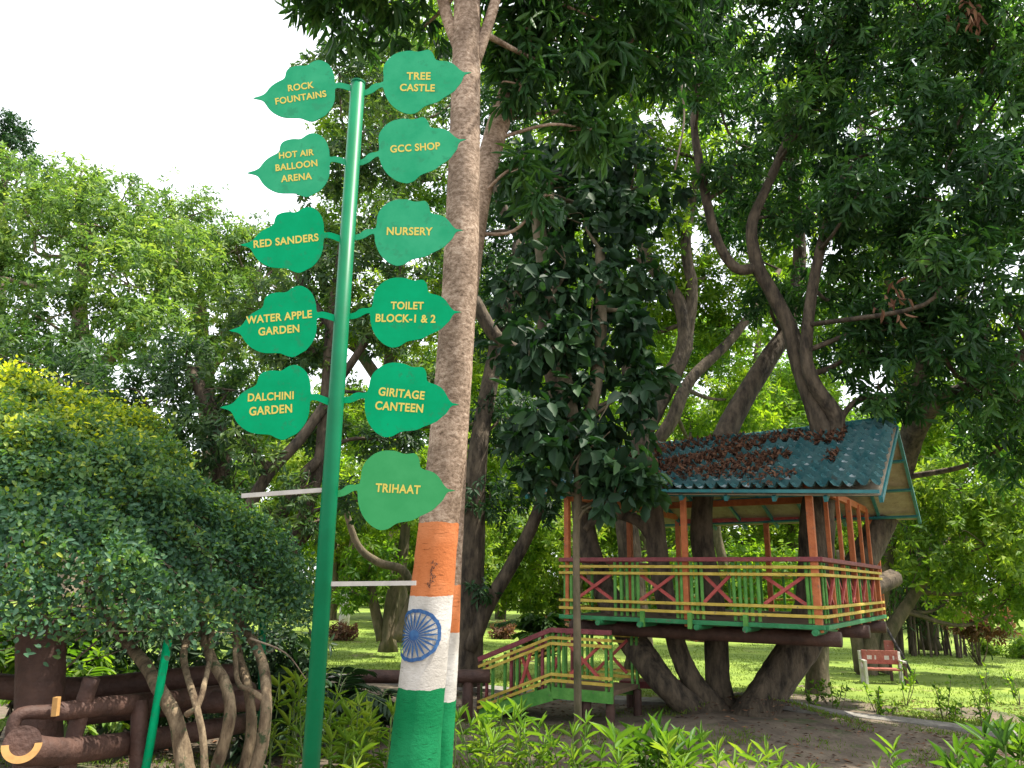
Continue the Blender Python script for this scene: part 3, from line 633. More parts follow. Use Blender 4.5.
# the forked tree that carries it
YT = 10.3
st = [
 [(728, 738, YT, 20), (703, 718, YT, 15), (682, 701, YT - .1, 13), (663, 683, YT - .1, 13), (645, 660, YT + .1, 14), (626, 632, YT + .4, 14), (604, 590, YT + .75, 12), (588, 545, YT + .9, 11), (580, 495, YT + .9, 10), (566, 430, YT + .6, 8), (548, 360, YT, 7), (540, 280, YT, 6)],
 [(732, 735, YT + .1, 17), (710, 706, YT + .1, 13), (694, 685, YT + .1, 11), (682, 662, YT + .1, 10), (674, 638, YT + .1, 9.5), (665, 600, YT + .1, 10), (657, 550, YT + .1, 10.5), (652, 500, YT + .1, 10), (640, 430, YT + .1, 9), (628, 350, YT, 7), (640, 260, YT, 5)],
 [(658, 545, YT + .1, 8), (640, 522, YT + .1, 6), (615, 514, YT + .1, 5), (595, 520, YT + .1, 4), (585, 530, YT + .1, 3)],
 [(737, 736, YT + .2, 20), (723, 706, YT + .3, 14), (717, 680, YT + .3, 12), (716, 650, YT + .3, 11.5), (711, 595, YT + .4, 11.5), (702, 540, YT + .5, 11), (705, 490, YT + .6, 10), (722, 440, YT + .8, 11), (745, 395, YT + .9, 10), (770, 355, YT + 1, 9), (788, 325, YT + 1.1, 8), (800, 250, YT + 1.2, 6), (790, 160, YT + 1.2, 4.5)],
 [(744, 738, YT - .1, 25), (752, 717, YT - .1, 20), (768, 690, YT - .1, 17), (786, 664, YT - .1, 18), (805, 635, YT - .1, 19), (814, 600, YT - .1, 18), (816, 560, YT - .15, 17), (818, 510, YT - .2, 16), (828, 458, YT - .3, 12.5), (824, 435, YT - .3, 11.5), (812, 400, YT - .3, 9), (798, 360, YT - .2, 8.5), (788, 325, YT - .2, 7.5), (770, 290, YT - .2, 7), (757, 265, YT - .2, 6.5), (752, 225, YT - .2, 5.5), (768, 185, YT - .2, 4.5), (795, 120, YT - .2, 4.5), (815, 40, YT - .2, 3.5)],
 [(757, 268, YT - .2, 5.5), (735, 268, YT - .2, 5), (715, 235, YT - .2, 4.5), (702, 175, YT - .2, 4.5), (694, 120, YT - .2, 3.5), (700, 60, YT - .2, 2.5)],
 [(824, 445, YT - .3, 9), (836, 420, YT - .4, 9), (812, 380, YT - .5, 7), (806, 340, YT - .5, 6), (820, 250, YT - .6, 5), (850, 160, YT - .8, 4)],
 [(752, 730, YT + .2, 18), (776, 690, YT + .3, 15), (800, 655, YT + .5, 15), (832, 603, YT + 1.0, 15), (862, 560, YT + 1.6, 14), (885, 515, YT + 1.6, 13), (900, 470, YT + 1.3, 12), (914, 430, YT + .8, 11), (935, 402, YT + .2, 9), (975, 385, YT - .6, 7), (1030, 350, YT - 1, 5)],
 [(900, 470, YT + 1.3, 9), (920, 380, YT + .7, 7), (930, 300, YT, 6), (920, 200, YT - .3, 5)],
 [(845, 598, YT + 1.3, 10), (868, 590, YT + 1.7, 9.5), (886, 582, YT + 1.9, 9), (894, 578, YT + 2.0, 9)],
]
tb = [(930, 330, 9.2, 62), (1000, 300, 9, 75), (960, 205, 9, 80), (880, 240, 10, 66), (880, 130, 9.5, 80), (1000, 95, 9, 85), (790, 150, 11, 56), (800, 40, 10, 72), (715, 90, 12, 46), (920, 10, 9, 85), (735, 215, 12, 36), (690, 10, 11, 56), (1060, 190, 9, 80), (1040, 400, 9.8, 60), (860, 350, 10, 44), (830, 290, 10.5, 44), (985, 390, 9.4, 46), (1010, 10, 8.6, 80), (890, 400, 9.8, 34), (940, 260, 8.4, 40), (860, 190, 8.8, 40), (770, 300, 11, 30), (1000, 450, 10.5, 44), (750, -60, 9.5, 90), (880, -90, 8.5, 100), (640, -50, 10, 80), (730, 165, 9.8, 30), (805, 110, 9.4, 44), (835, 35, 9.2, 50), (695, 85, 9.4, 26), (840, 215, 9.6, 40), (775, 215, 10.6, 36), (900, 320, 9.3, 44)]
tree('tree_house_tree', 'dark forked tree growing through the tree house deck and roof', st, tb, M['lf_mango'], .175, .048, M['bark'], lai=1.95, per=10, hole=-.2, lam=.8, droop=.7, seed=41, sides=14, fine=True, limbs=4, flute=.07, tint=(.05, .75))

# stairs
A1 = at(552, 690, 10.0)[:2]; A2 = at(613, 690, 9.6)[:2]; ZL = float(at(600, 690, 9.7)[2])
ud = unit((A1 - A2)[None])[0]; vd = np.array([-ud[1], ud[0]]); vd = vd if vd[1] > 0 else -vd
A3 = A1 + ud * 1.05
ST = thing('wooden_staircase', (*(A1 + vd * .4), 0), 'low wooden stair and landing with yellow rails leading up to the tree house', 'staircase')
sv = lambda p, z, k=0: np.array([p[0] + vd[0] * k, p[1] + vd[1] * k, z])
mb = MB(); mb.bar(sv((A1 + A2) / 2, ZL - .03, .02), sv((A1 + A2) / 2, ZL - .03, .85), np.linalg.norm(A1 - A2), .05); mb.build('landing_floor', M['plank'], ST)
for k in (-.005, .875):
    mb = MB(); mb.bar(sv(A1, ZL - .075, k), sv(A2, ZL - .075, k), .035, .13); mb.build('landing_fascia', M['green'], ST)
for p, k in ((A1 * .45 + A2 * .55, .06), (A1 * .08 + A2 * .92, .06), (A1, .8), (A2, .8)):
    mb = MB(); mb.tube([sv(p, -.1, k), sv(p, ZL - .06, k)], .055, 10); mb.build('landing_post', M['brown'], ST)
zb = 0.0
for k in range(4):
    f = (k + .5) / 4; p = A1 * (1 - f) + A3 * f; z = ZL * (1 - f) - .01
    mb = MB(); mb.bar(sv(p, z, .06), sv(p, z, .80), .27, .04, up=(0, 0, 1)); mb.build('tread', M['plank'], ST)
for k in (.0, .86):
    mb = MB(); a = sv(A1, ZL - .09, k); b = sv(A3, .03, k); mb.bar(a, b, .05, .16); mb.build('stringer', M['green'], ST)
    kk = -.03 if k == 0 else .03
    for dz, nm, mm, ss in ((.66, 'handrail', 'maroon', .055), (.57, 'yellow_rail', 'yellow', .034), (.50, 'yellow_rail', 'yellow', .034), (.14, 'yellow_rail', 'yellow', .034), (.07, 'yellow_rail', 'yellow', .034)):
        mb = MB(); mb.bar(sv(A2, ZL + dz, k + kk), sv(A1, ZL + dz, k + kk), ss, ss); mb.build(nm, M[mm], ST)
        mb = MB(); mb.bar(sv(A1, ZL + dz, k + kk), sv(A3, dz + .04, k + kk), ss, ss); mb.build(nm, M[mm], ST)
    for i, f in enumerate(np.linspace(.04, .98, 12)):
        p = A1 * (1 - f) + A3 * f; z = ZL * (1 - f)
        if i in (3, 4, 8): continue
        mb = MB(); mb.bar(sv(p, z - .02, k), sv(p, z + .64, k), .035, .03, up=(ud[0], ud[1], 0)); mb.build('baluster', M['maroon'] if i in (1, 6, 10) else M['green'], ST)
    for f in (0.02, .12, .2, .9, .98):
        p = A1 * (1 - f) + A2 * f; mb = MB(); mb.bar(sv(p, ZL - .1, k), sv(p, ZL + .64, k), .035, .03, up=(ud[0], ud[1], 0)); mb.build('baluster', M['green'], ST)
    for f0, f1, fl in ((.27, .82, 1), (.82, .27, 1)):
        mb = MB(); mb.bar(sv(A1 * (1 - f0) + A2 * f0, ZL + .12, k + (.01 if f0 < .5 else -.02)), sv(A1 * (1 - f1) + A2 * f1, ZL + .52, k + (.01 if f0 < .5 else -.02)), .03, .035); mb.build('cross_brace', M['red'], ST)
    for f0, f1 in ((.27, .42), (.42, .27)):
        p0 = A1 * (1 - f0) + A3 * f0; p1 = A1 * (1 - f1) + A3 * f1
        mb = MB(); mb.bar(sv(p0, ZL * (1 - f0) + .12, k + (.01 if f0 < .35 else -.02)), sv(p1, ZL * (1 - f1) + .52, k + (.01 if f0 < .35 else -.02)), .03, .035); mb.build('cross_brace', M['red'], ST)
    mb = MB(); mb.bar(sv(A3, -.1, k), sv(A3, .70, k), .06, .06); mb.build('newel_post', M['brown'], ST)

# ================================================================== MORE TREES
# climber with broad leaves on a thin pole-like stem
tree('climber_covered_tree', 'thin brown stem smothered in big dark climber leaves before the tree house', [[(578, 748, 8.1, 4.0), (577, 640, 8.1, 3.8), (576, 540, 8.1, 3.6), (578, 470, 8.2, 5), (570, 400, 8.4, 7), (552, 320, 8.7, 7), (540, 240, 9, 7), (536, 190, 9, 6)], [(585, 440, 8.3, 7), (600, 350, 8.5, 6), (600, 250, 8.8, 5)]],
     [(580, 455, 8.0, 42), (545, 415, 8.1, 46), (608, 405, 8.2, 50), (530, 350, 8.5, 44), (605, 340, 8.5, 52), (560, 345, 8.4, 40), (560, 285, 8.8, 55), (625, 290, 9, 46), (515, 290, 9, 34), (625, 475, 8, 34), (585, 225, 9.2, 60), (645, 480, 8.0, 22), (540, 190, 9.6, 52), (610, 500, 7.9, 20), (630, 190, 9.8, 48), (590, 150, 9.9, 55), (520, 440, 8.3, 26), (540, 470, 8.2, 22), (645, 380, 8.6, 26)],
     M['lf_vine'], .21, .115, M['bark_m'], lai=2.3, per=6, hole=-.15, lam=.6, droop=.9, seed=51, fine=True, limbs=2, tint=(.0, .8))
tree('leaning_tree', 'slender tree with a limb leaning right, behind the two painted trunks', [[(468, 668, 12.5, 14), (470, 600, 12.5, 13), (474, 520, 12.5, 12), (480, 440, 12.5, 10), (500, 330, 13, 8), (520, 240, 13, 6)], [(468, 650, 12.4, 9), (488, 605, 12.4, 8), (512, 565, 12.4, 7), (533, 525, 12.4, 6.5), (548, 480, 12.4, 5)], [(474, 300, 12.5, 7), (495, 335, 12.5, 7), (520, 350, 12.5, 6), (545, 342, 12.6, 5)], [(520, 240, 13, 5), (500, 200, 13, 5), (490, 150, 13, 4)]],
     [(490, 500, 12.5, 34), (500, 420, 13, 46), (490, 330, 13.5, 46), (520, 270, 13.5, 50), (480, 240, 14, 40), (540, 500, 12.5, 26), (510, 180, 14, 44), (490, 110, 14.5, 44), (480, 590, 12.3, 16)], M['lf_dark'], .15, .05, M['bark'], lai=1.5, per=9, hole=-.2, lam=.9, droop=.6, seed=61, tint=(.1, .9))
tree('forked_tree', 'forked tree with mossy bark behind the left end of the tree house roof', [[(640, 655, 14.5, 13), (630, 560, 14.5, 12), (626, 480, 14.5, 11), (650, 420, 14.5, 10), (672, 375, 14.5, 9), (685, 340, 14.5, 8), (678, 300, 14.5, 7), (656, 272, 14.5, 6), (640, 240, 14.5, 5)], [(685, 345, 14.5, 7), (692, 290, 14.5, 6), (686, 240, 14.5, 5), (700, 160, 14.5, 4)], [(650, 450, 14.5, 7), (672, 420, 14.4, 7), (690, 380, 14.4, 6), (735, 335, 14.6, 4.5), (780, 270, 14.8, 2.5)]],
     [(640, 230, 15, 60), (700, 180, 15, 60), (730, 300, 15.5, 52), (660, 120, 15.5, 66), (760, 230, 16, 60), (640, 330, 16, 46), (740, 400, 16.5, 40), (700, 60, 16, 66), (780, 100, 16, 60), (600, 170, 15.5, 52), (690, 420, 17, 34), (620, 60, 15, 52), (705, 275, 15.2, 36), (668, 300, 15.1, 32), (720, 330, 15.0, 30), (760, 180, 15.5, 40)], M['lf_mid'], .16, .058, M['bark'], lai=2.1, per=8, hole=-.2, lam=1.1, droop=.5, seed=71, limbs=4)
tree('spreading_tree', 'dark spreading tree with several leaning trunks behind the left leaf signs', [[(285, 570, 11.5, 7.0), (300, 530, 11.5, 7.0), (318, 470, 11.5, 6.2), (326, 400, 11.5, 6.2), (332, 320, 11.5, 5.5), (345, 230, 11.5, 4.7), (350, 140, 11.8, 3.9)], [(232, 575, 11, 7.0), (245, 520, 11, 6.2), (268, 475, 11, 6.2), (300, 440, 11.2, 5.5), (325, 405, 11.4, 5.5)], [(256, 580, 11.2, 6.2), (275, 530, 11.2, 5.5), (300, 480, 11.3, 5.5), (318, 460, 11.4, 4.7)], [(326, 400, 11.5, 4.7), (360, 350, 11.5, 3.9), (400, 290, 11.5, 3.1)], [(332, 330, 11.5, 3.9), (300, 280, 11.5, 3.1), (280, 240, 11.5, 3.1)]],
     [(300, 340, 11.5, 46), (260, 310, 11.8, 42), (330, 260, 11.5, 50), (385, 320, 11.6, 44), (400, 240, 11.6, 50), (395, 150, 11.8, 50), (340, 170, 11.8, 44), (340, 75, 12, 44), (400, 70, 12, 50), (320, 430, 11.8, 30), (390, 440, 12, 34), (420, 380, 12, 30), (360, 500, 12.2, 26), (280, 410, 12, 26), (255, 455, 10.8, 22), (300, 490, 10.9, 24), (270, 520, 10.8, 20), (320, 520, 11.2, 22), (235, 430, 10.9, 20)], M['lf_dusk'], .14, .05, M['bark'], lai=1.9, per=9, hole=-.25, lam=.9, droop=.5, seed=81, limbs=4, tint=(.1, 1.0))
tree('shady_tree', 'dark leafy tree rising just behind the trimmed dome hedge', [[(190, 570, 12.5, 11), (205, 510, 12.5, 10), (222, 470, 12.5, 9), (215, 420, 12.5, 8), (190, 370, 12.5, 6)], [(120, 560, 13, 9), (130, 480, 13, 8), (120, 400, 13, 6)]],
     [(150, 410, 12.5, 60), (205, 440, 12.2, 44), (105, 390, 13, 54), (185, 365, 12.8, 50), (60, 380, 13, 50), (230, 390, 12.4, 34), (130, 470, 12.5, 44), (180, 500, 12.4, 34), (235, 490, 12.5, 24), (10, 360, 13.2, 52)], M['lf_dusk'], .14, .05, M['bark'], lai=1.8, per=9, hole=-.05, lam=1.0, droop=.6, seed=91, limbs=4, tint=(.0, .7))
tree('light_crowned_tree', 'tall light green tree filling the far left below the sky', [[(70, 600, 17.5, 12), (75, 480, 17.5, 11), (85, 380, 17.5, 9), (80, 300, 17.5, 7), (90, 230, 17.5, 5)], [(82, 390, 17.5, 7), (140, 320, 17.5, 6), (180, 260, 17.5, 4)]],
     [(35, 235, 17.5, 66), (95, 225, 17, 56), (130, 285, 16.5, 62), (175, 255, 17.5, 48), (15, 185, 18, 46), (75, 190, 18, 38), (45, 320, 16.5, 66), (150, 335, 16, 50), (-30, 270, 17, 70), (120, 205, 18, 36), (-10, 360, 16.5, 60)], M['lf_pale'], .17, .065, M['bark_l'], lai=2.1, per=8, hole=-.1, lam=1.2, droop=.4, seed=101, limbs=4)
tree('light_crowned_tree', 'light green round crown in front of the sky left of RED SANDERS sign', [[(215, 600, 20, 10), (212, 480, 20, 9), (205, 380, 20, 8), (200, 300, 20, 6)], [(205, 380, 20, 6), (250, 300, 20, 4)]],
     [(185, 218, 20, 44), (205, 260, 19.5, 50), (238, 255, 20, 40), (265, 250, 21, 36), (220, 320, 19, 50), (280, 290, 20, 40), (310, 240, 21, 34), (160, 250, 20, 40), (260, 350, 19, 44)], M['lf_pale'], .17, .065, M['bark_l'], lai=2.1, per=8, hole=-.1, lam=1.2, droop=.4, seed=111, limbs=4)
tree('distant_tree', 'small grey green tree top against the sky at the far left edge', [[(-5, 600, 34, 6), (0, 300, 34, 5), (5, 160, 34, 3)]], [(5, 128, 34, 22), (22, 140, 34, 16), (-15, 150, 34, 28), (30, 165, 34, 12)], M['lf_dark'], .24, .1, M['bark'], lai=2.4, per=8, seed=121, limbs=3)
tree('lawn_tree', 'small many-stemmed tree on the lawn between the sign pole and the painted trunk', [[(388, 640, 18, 8), (392, 600, 18, 7), (402, 560, 18, 6), (408, 500, 18, 4)], [(382, 640, 18, 6), (374, 605, 18, 5), (368, 570, 18, 4)], [(398, 640, 17.8, 6), (410, 605, 17.8, 5), (420, 580, 17.8, 4)], [(412, 590, 16.5, 4.5), (402, 570, 16.3, 4.5), (378, 562, 16.2, 4), (358, 545, 16.2, 3.5), (344, 505, 16.2, 3)]],
     [(372, 560, 17.5, 30), (405, 530, 18, 34), (350, 590, 17.5, 24), (345, 490, 17, 38), (390, 480, 18, 38), (420, 470, 18.5, 36), (360, 420, 18, 40)], M['lf_mid'], .17, .062, M['bark_m'], lai=1.9, per=8, hole=-.3, lam=1.1, seed=131, limbs=3)
tree('sunlit_tree', 'bright green tree with split trunk behind the red bench', [[(868, 672, 16, 10), (872, 630, 16, 9), (880, 595, 16, 8), (890, 540, 16, 6), (900, 480, 16, 5)], [(880, 672, 16, 8), (888, 635, 16, 7), (908, 605, 16, 6), (930, 570, 16, 5), (960, 530, 16, 4)], [(862, 672, 16, 7), (856, 635, 16, 6), (846, 600, 16, 5), (840, 550, 16, 4)]],
     [(925, 555, 15.5, 40), (985, 545, 15, 52), (900, 500, 16, 44), (960, 490, 15.5, 50), (1020, 500, 15, 54), (1010, 600, 15.5, 34), (860, 540, 17, 34), (950, 600, 16, 24), (1040, 580, 15, 40), (840, 480, 17, 36)], M['lf_lit'], .17, .065, M['bark_m'], lai=1.9, per=8, hole=-.3, lam=1.2, seed=141, limbs=3)
tree('thin_lawn_tree', 'short stout trunk standing on the lawn just right of the tree house fork', [[(818, 690, 13.2, 12), (818, 660, 13.2, 10), (820, 630, 13.2, 9), (824, 560, 13.2, 8), (835, 480, 13.2, 6)]], [(840, 470, 13.2, 30), (860, 440, 13.4, 34), (820, 430, 13.4, 30)], M['lf_mid'], .16, .055, M['bark_m'], lai=1.6, per=8, seed=151, limbs=2)
far = [(-60, 500, 30), (40, 480, 34), (140, 520, 32), (240, 500, 36), (330, 470, 33), (430, 520, 30), (500, 480, 36), (575, 540, 31), (640, 500, 34), (720, 530, 30), (790, 480, 36), (870, 470, 32), (960, 430, 34), (1050, 470, 30), (1120, 520, 33), (680, 400, 38), (450, 380, 38), (560, 360, 40), (760, 380, 40)]
words = ['first', 'second']
fl = ['behind the log fence', 'behind the middle of the dome hedge', 'behind the right flank of the dome hedge', 'left of DALCHINI GARDEN sign', 'behind the green sign pole', 'behind the orange band of the painted trunk', 'behind the leaning limb', 'behind the staircase', 'seen through the left half of the tree house railing', 'seen through the middle of the tree house', 'behind the right end of the tree house roof', 'behind the sunlit tree by the bench', 'above the bamboo clump', 'at the right edge of the photo', 'beyond the right edge', 'above the roof ridge, between pale trunks', 'behind the TOILET BLOCK sign', 'behind the broad leaved climber', 'high behind the roof ridge']
for i, (x, y, Y) in enumerate(far):
    r_ = np.random.default_rng(500 + i); base = atz(x, 384 + F * math.tan(math.atan(1.7 / Y) + PITCH))
    bl = [(x + r_.uniform(-50, 50), y + r_.uniform(-70, 90), Y + r_.uniform(-2, 2), r_.uniform(28, 46)) for _ in range(9)]
    by = 384 + F * math.tan(math.atan(1.7 / Y) + PITCH)
    tree('far_tree', 'far sunlit tree ' + fl[i], [[(x, by, Y, 6), (x + 3, by - 60, Y, 5), (x - 3, y, Y, 4), (x, y - 50, Y, 2.5)]], bl, M['lf_lit'] if i % 3 else M['lf_mid'], .26, .11, M['bark_m'], lai=2.0, per=8, hole=-.4, lam=1.8, seed=600 + i, limbs=2, group='far trees beyond the lawn', sides=7)

tree('tall_tree', 'tall light leaved tree high behind the right end of the roof', [[(930, 640, 21, 9), (920, 500, 21, 8), (900, 380, 21, 7), (880, 250, 21, 6), (860, 120, 21, 4)], [(905, 400, 21, 6), (960, 300, 21, 5), (990, 180, 21, 4)]],
     [(860, 60, 21, 60), (930, 120, 21, 60), (1000, 60, 21, 60), (830, 180, 20, 56), (900, 250, 20, 60), (980, 220, 21, 60), (1050, 150, 21, 60), (850, 330, 19.5, 56), (930, 350, 20, 54), (1010, 330, 20, 60), (960, 430, 19.5, 50), (1040, 430, 20, 50), (880, 430, 19.5, 44), (940, 0, 21, 60), (800, 400, 19.5, 40), (790, 300, 20, 50)], M['lf_mid'], .19, .072, M['bark_m'], lai=2.2, per=8, hole=-.3, lam=1.2, seed=161, limbs=3)
tree('tall_tree', 'tall light leaved tree behind the pole and the upper leaf signs', [[(400, 640, 22, 9), (395, 500, 22, 8), (390, 380, 22, 7), (400, 250, 22, 6), (395, 120, 22, 4)], [(392, 400, 22, 6), (330, 300, 22, 5), (310, 220, 22, 4)], [(398, 350, 22, 6), (470, 240, 22, 5), (520, 150, 22, 4)]],
     [(345, 130, 22, 40), (400, 100, 22, 56), (370, 210, 21.5, 56), (440, 180, 22, 56), (320, 240, 21.5, 36), (310, 330, 21, 50), (390, 310, 21, 56), (470, 280, 21.5, 56), (520, 180, 22, 56), (560, 100, 22, 56), (350, 420, 21, 50), (430, 400, 21, 50), (510, 380, 21.5, 54), (580, 260, 22, 54), (480, 60, 22, 56), (420, 20, 22, 50), (250, 410, 21, 46), (540, 450, 21, 46), (460, 480, 21, 46), (600, 400, 21.5, 50)], M['lf_mid'], .19, .072, M['bark_m'], lai=2.2, per=8, hole=-.3, lam=1.2, seed=171, limbs=3)
# far wood closing the view
r_ = np.random.default_rng(44); LV = Leaves(); BL = []
for k in range(95):
    x = -62 + 124 * (k + r_.uniform(0, 1)) / 95; y = 50 + r_.uniform(-4, 6)
    BL.append((x, y, r_.uniform(.8, 1.6), r_.uniform(1.6, 2.4))); BL.append((x + r_.uniform(-1, 1), y + 1, r_.uniform(3.2, 6.5), r_.uniform(2.2, 3.2)))
sprays(LV, BL, 1.1, .42, .20, 7, -.9, 3, .4, .3, 45)
tag(LV.build('far_wood', M['lf_lit'], fine=False, origin=(0, 50, 0)), 'far line of trees and bushes closing the lawn', 'wood', kind='stuff')

# ================================================================== DOME HEDGE
HC = np.array([-4.55, 6.3, 1.33]); HA, HB_, HH = 2.95, 2.0, 2.02
HG = thing('dome_hedge', (-2.3, 5.4, 0), 'trimmed dome of small dark leaves on twisted bare stems at the left', 'hedge')
r_ = np.random.default_rng(77); n_ = 240000
th = r_.uniform(0, 2 * pi, n_); q = r_.uniform(0, 1, n_) ** .75
# radius profile of the dome: superellipse exponent 1.35
hgt = (1 - q ** 1.45) ** (1 / 1.45)
rr_ = q
lmp = 1 + .06 * noise3(np.stack([np.cos(th) * q * 3, np.sin(th) * q * 3, hgt * 2], 1), 1.4, 6) + .03 * noise3(np.stack([np.cos(th) * q * 3, np.sin(th) * q * 3, hgt * 2], 1), .4, 16)
dpt = 1 - np.abs(r_.normal(0, .06, n_))
shoot = np.where(r_.uniform(size=n_) < .05, r_.uniform(0, .16, n_), 0)
Pn = np.stack([HC[0] + HA * rr_ * np.cos(th) * lmp * dpt, HC[1] + HB_ * rr_ * np.sin(th) * lmp * dpt, HC[2] + HH * hgt * lmp * dpt + shoot], 1)
lip = r_.uniform(size=n_) < .3
Pn[lip, 2] -= r_.uniform(-.05, .22, lip.sum()) * (q[lip] > .3)
nrm = unit(np.stack([np.cos(th) * q / HA, np.sin(th) * q / HB_, (hgt + .15) / HH], 1))
vis = (Pn[:, 1] < HC[1] + 1.2)
Pn = Pn[vis]; nrm = nrm[vis]; n_ = len(Pn)
D = unit(nrm * .35 + r_.normal(size=(n_, 3)) * .75 + [0, 0, -.15]); N = unit(nrm + r_.normal(size=(n_, 3)) * .45)
cl = noise3(Pn, .35, 12); kp = cl > -1.5
LV = Leaves(); LV.add(Pn[kp], D[kp], N[kp], .045 * r_.uniform(.6, 1.35, kp.sum()), .027 * r_.uniform(.8, 1.2, kp.sum()), np.clip(.28 + .17 * r_.normal(size=kp.sum()) + .1 * cl[kp] + .85 * np.clip((Pn[kp, 2] - HC[2]) / HH - .36, 0, 1), 0, 1), .15)  # tint climbs to yellow with height: sunlit dome top painted into leaf colour
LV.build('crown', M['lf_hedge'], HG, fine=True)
mb = MB()
for s in ([(192, 800, 5.45, 9.7), (184, 760, 5.45, 8.8), (176, 720, 5.45, 7.5), (160, 690, 5.52, 7.0), (143, 662, 5.81, 6.2), (120, 635, 6.19, 5.3), (90, 590, 6.90, 3.5)],
          [(205, 800, 5.55, 6.2), (222, 750, 5.55, 5.7), (230, 715, 5.55, 5.7), (226, 685, 5.65, 5.7), (212, 660, 5.82, 5.3), (203, 630, 6.13, 4.4), (190, 580, 6.87, 3.5)],
          [(205, 790, 5.35, 4.4), (203, 740, 5.35, 3.5), (196, 705, 5.35, 3.5), (184, 660, 5.72, 3.5), (190, 630, 6.03, 3.5), (200, 590, 6.60, 2.6)],
          [(186, 715, 5.35, 3.1), (198, 705, 5.35, 3.1), (205, 680, 5.49, 2.6), (210, 655, 5.76, 2.6), (212, 620, 6.20, 2.6)],
          [(245, 800, 5.75, 7.0), (262, 745, 5.75, 6.2), (266, 700, 5.75, 5.3), (262, 660, 6.02, 5.3), (246, 630, 6.33, 4.4), (220, 590, 6.90, 3.5)],
          [(265, 700, 5.75, 3.1), (250, 690, 5.72, 2.8), (238, 682, 5.77, 2.6), (235, 645, 6.03, 2.2), (238, 610, 6.46, 1.8)],
          [(235, 800, 5.85, 6.2), (250, 740, 5.85, 5.3), (248, 690, 5.92, 4.4), (236, 640, 6.36, 3.5), (240, 590, 6.90, 2.6)]):
    p, r = stem_pts(s); mb.tube(p, r, 9, rough=.08, flute=.08)
mb.build('stem', M['bark_h'], HG, smooth=True)
mb = MB(); rz = np.random.default_rng(15)
for k in range(120):      # twig tangle under the skirt
    a = rz.uniform(0, 2 * pi); q0 = rz.uniform(.2, .95); p = HC + [HA * q0 * cos(a), HB_ * q0 * sin(a), rz.uniform(-.12, .25)]
    e = p + unit(rz.normal(size=3) * [1, 1, .35]) * rz.uniform(.3, .9); mb.tube(bez([p, (p + e) / 2 + rz.normal(size=3) * .06, e], 4), np.linspace(.008, .003, 9), 5)
mb.build('twig', M['bark_l'], HG)
# inner woody mass: tangled twig shell just under the leaves
mb = MB()
for k in range(700):
    a = rz.uniform(0, 2 * pi); q0 = rz.uniform(.0, 1) ** .6; h = (1 - q0 ** 1.45) ** (1 / 1.45)
    def sp(a, q0, f): h = max(0, 1 - q0 ** 1.45) ** (1 / 1.45); return HC + np.array([HA * q0 * cos(a) * f, HB_ * q0 * sin(a) * f, HH * h * f])
    p = sp(a, q0, .86); e = sp(a + rz.uniform(-.3, .3), min(.99, max(.02, q0 + rz.uniform(-.25, .25))), .95)
    mb.tube([p, (p + e) / 2 + rz.normal(size=3) * .05, e], [.012, .009, .004], 4)
mb.build('branch', M['bark'], HG)

# ================================================================== LOG FENCE, POLES
LF = thing('log_fence', (-3.2, 5.3, 0), 'brown painted log railing with a thick round post and ochre sawn ends under the hedge', 'fence')
def logp(name, pts, m, sides=14, rough=.03):
    p, r = stem_pts(pts, 4); mb = MB(); mb.tube(p, r, sides, rough=rough); return mb.build(name, m, LF, smooth=True)
logp('post', [(38, 830, 5.4, 23), (38, 740, 5.4, 22), (40, 690, 5.4, 22), (42, 620, 5.4, 22)], M['brown'], 20)
def capend(p, r, nrm, parent):
    nrm = unit(np.array(nrm)[None])[0]; x = unit(np.cross(nrm, (0, 0, 1))[None])[0]; y = np.cross(x, nrm); mb = MB()
    mb.tube([p, p + nrm * .012], [r * .97, r * .93], 16); return mb.build('sawn_end', M['cutend'], parent)
o = logp('rail', [(54, 712, 4.9, 9), (110, 706, 5.3, 9.5), (170, 700, 5.9, 9.5), (250, 690, 6.8, 8)], M['brown'])
o = logp('rail', [(21, 748, 4.72, 16), (40, 751, 4.8, 14), (80, 750, 5.1, 12.5), (160, 738, 5.9, 10.5), (250, 722, 6.8, 9)], M['brown'])
logp('rail', [(12, 745, 4.75, 6.5), (14, 722, 4.75, 6.5), (24, 713, 4.78, 6.5), (54, 712, 4.9, 7)], M['brown'])
logp('brace', [(64, 790, 5.1, 8), (72, 745, 5.1, 8), (83, 705, 5.1, 8), (92, 678, 5.1, 8)], M['brown'])
logp('brace', [(138, 800, 5.5, 9), (140, 700, 5.5, 8)], M['brown'])
logp('rail', [(-60, 680, 6.2, 12), (60, 690, 6.2, 12), (170, 680, 6.5, 11), (238, 673, 6.7, 10)], M['brown'])
logp('rail', [(70, 715, 6.0, 11), (180, 704, 6.2, 11), (260, 700, 6.4, 10)], M['brown'])
# ochre U-shaped sawn faces
c = at(22, 744, 4.62); n_c = unit((CP - c)[None])[0]
mb = MB(); R0 = rad(17.5, c); vs = []; fs = []; xx = unit(np.cross((0, 0, 1), n_c)[None])[0]; yy = np.cross(n_c, xx)
for i in range(25):
    a = pi + pi * i / 24
    for k in (.62, 1.0): vs.append(c + xx * R0 * k * cos(a) + yy * R0 * k * sin(a) + n_c * .07)
for i in range(24): fs.append((2 * i, 2 * i + 1, 2 * i + 3, 2 * i + 2))
mb.add(vs, fs); vs2 = [np.array(v) - n_c * .10 for v in vs]; o_ = len(vs)
mb.add(vs2, [f[::-1] for f in fs]); 
for i in range(24):
    mb.f.append((2 * i + 1, o_ + 2 * i + 1, o_ + 2 * i + 3, 2 * i + 3)); mb.mi.append(0); mb.f.append((2 * i, 2 * i + 2, o_ + 2 * i + 2, o_ + 2 * i)); mb.mi.append(0)
mb.build('sawn_end', M['cutend'], LF)
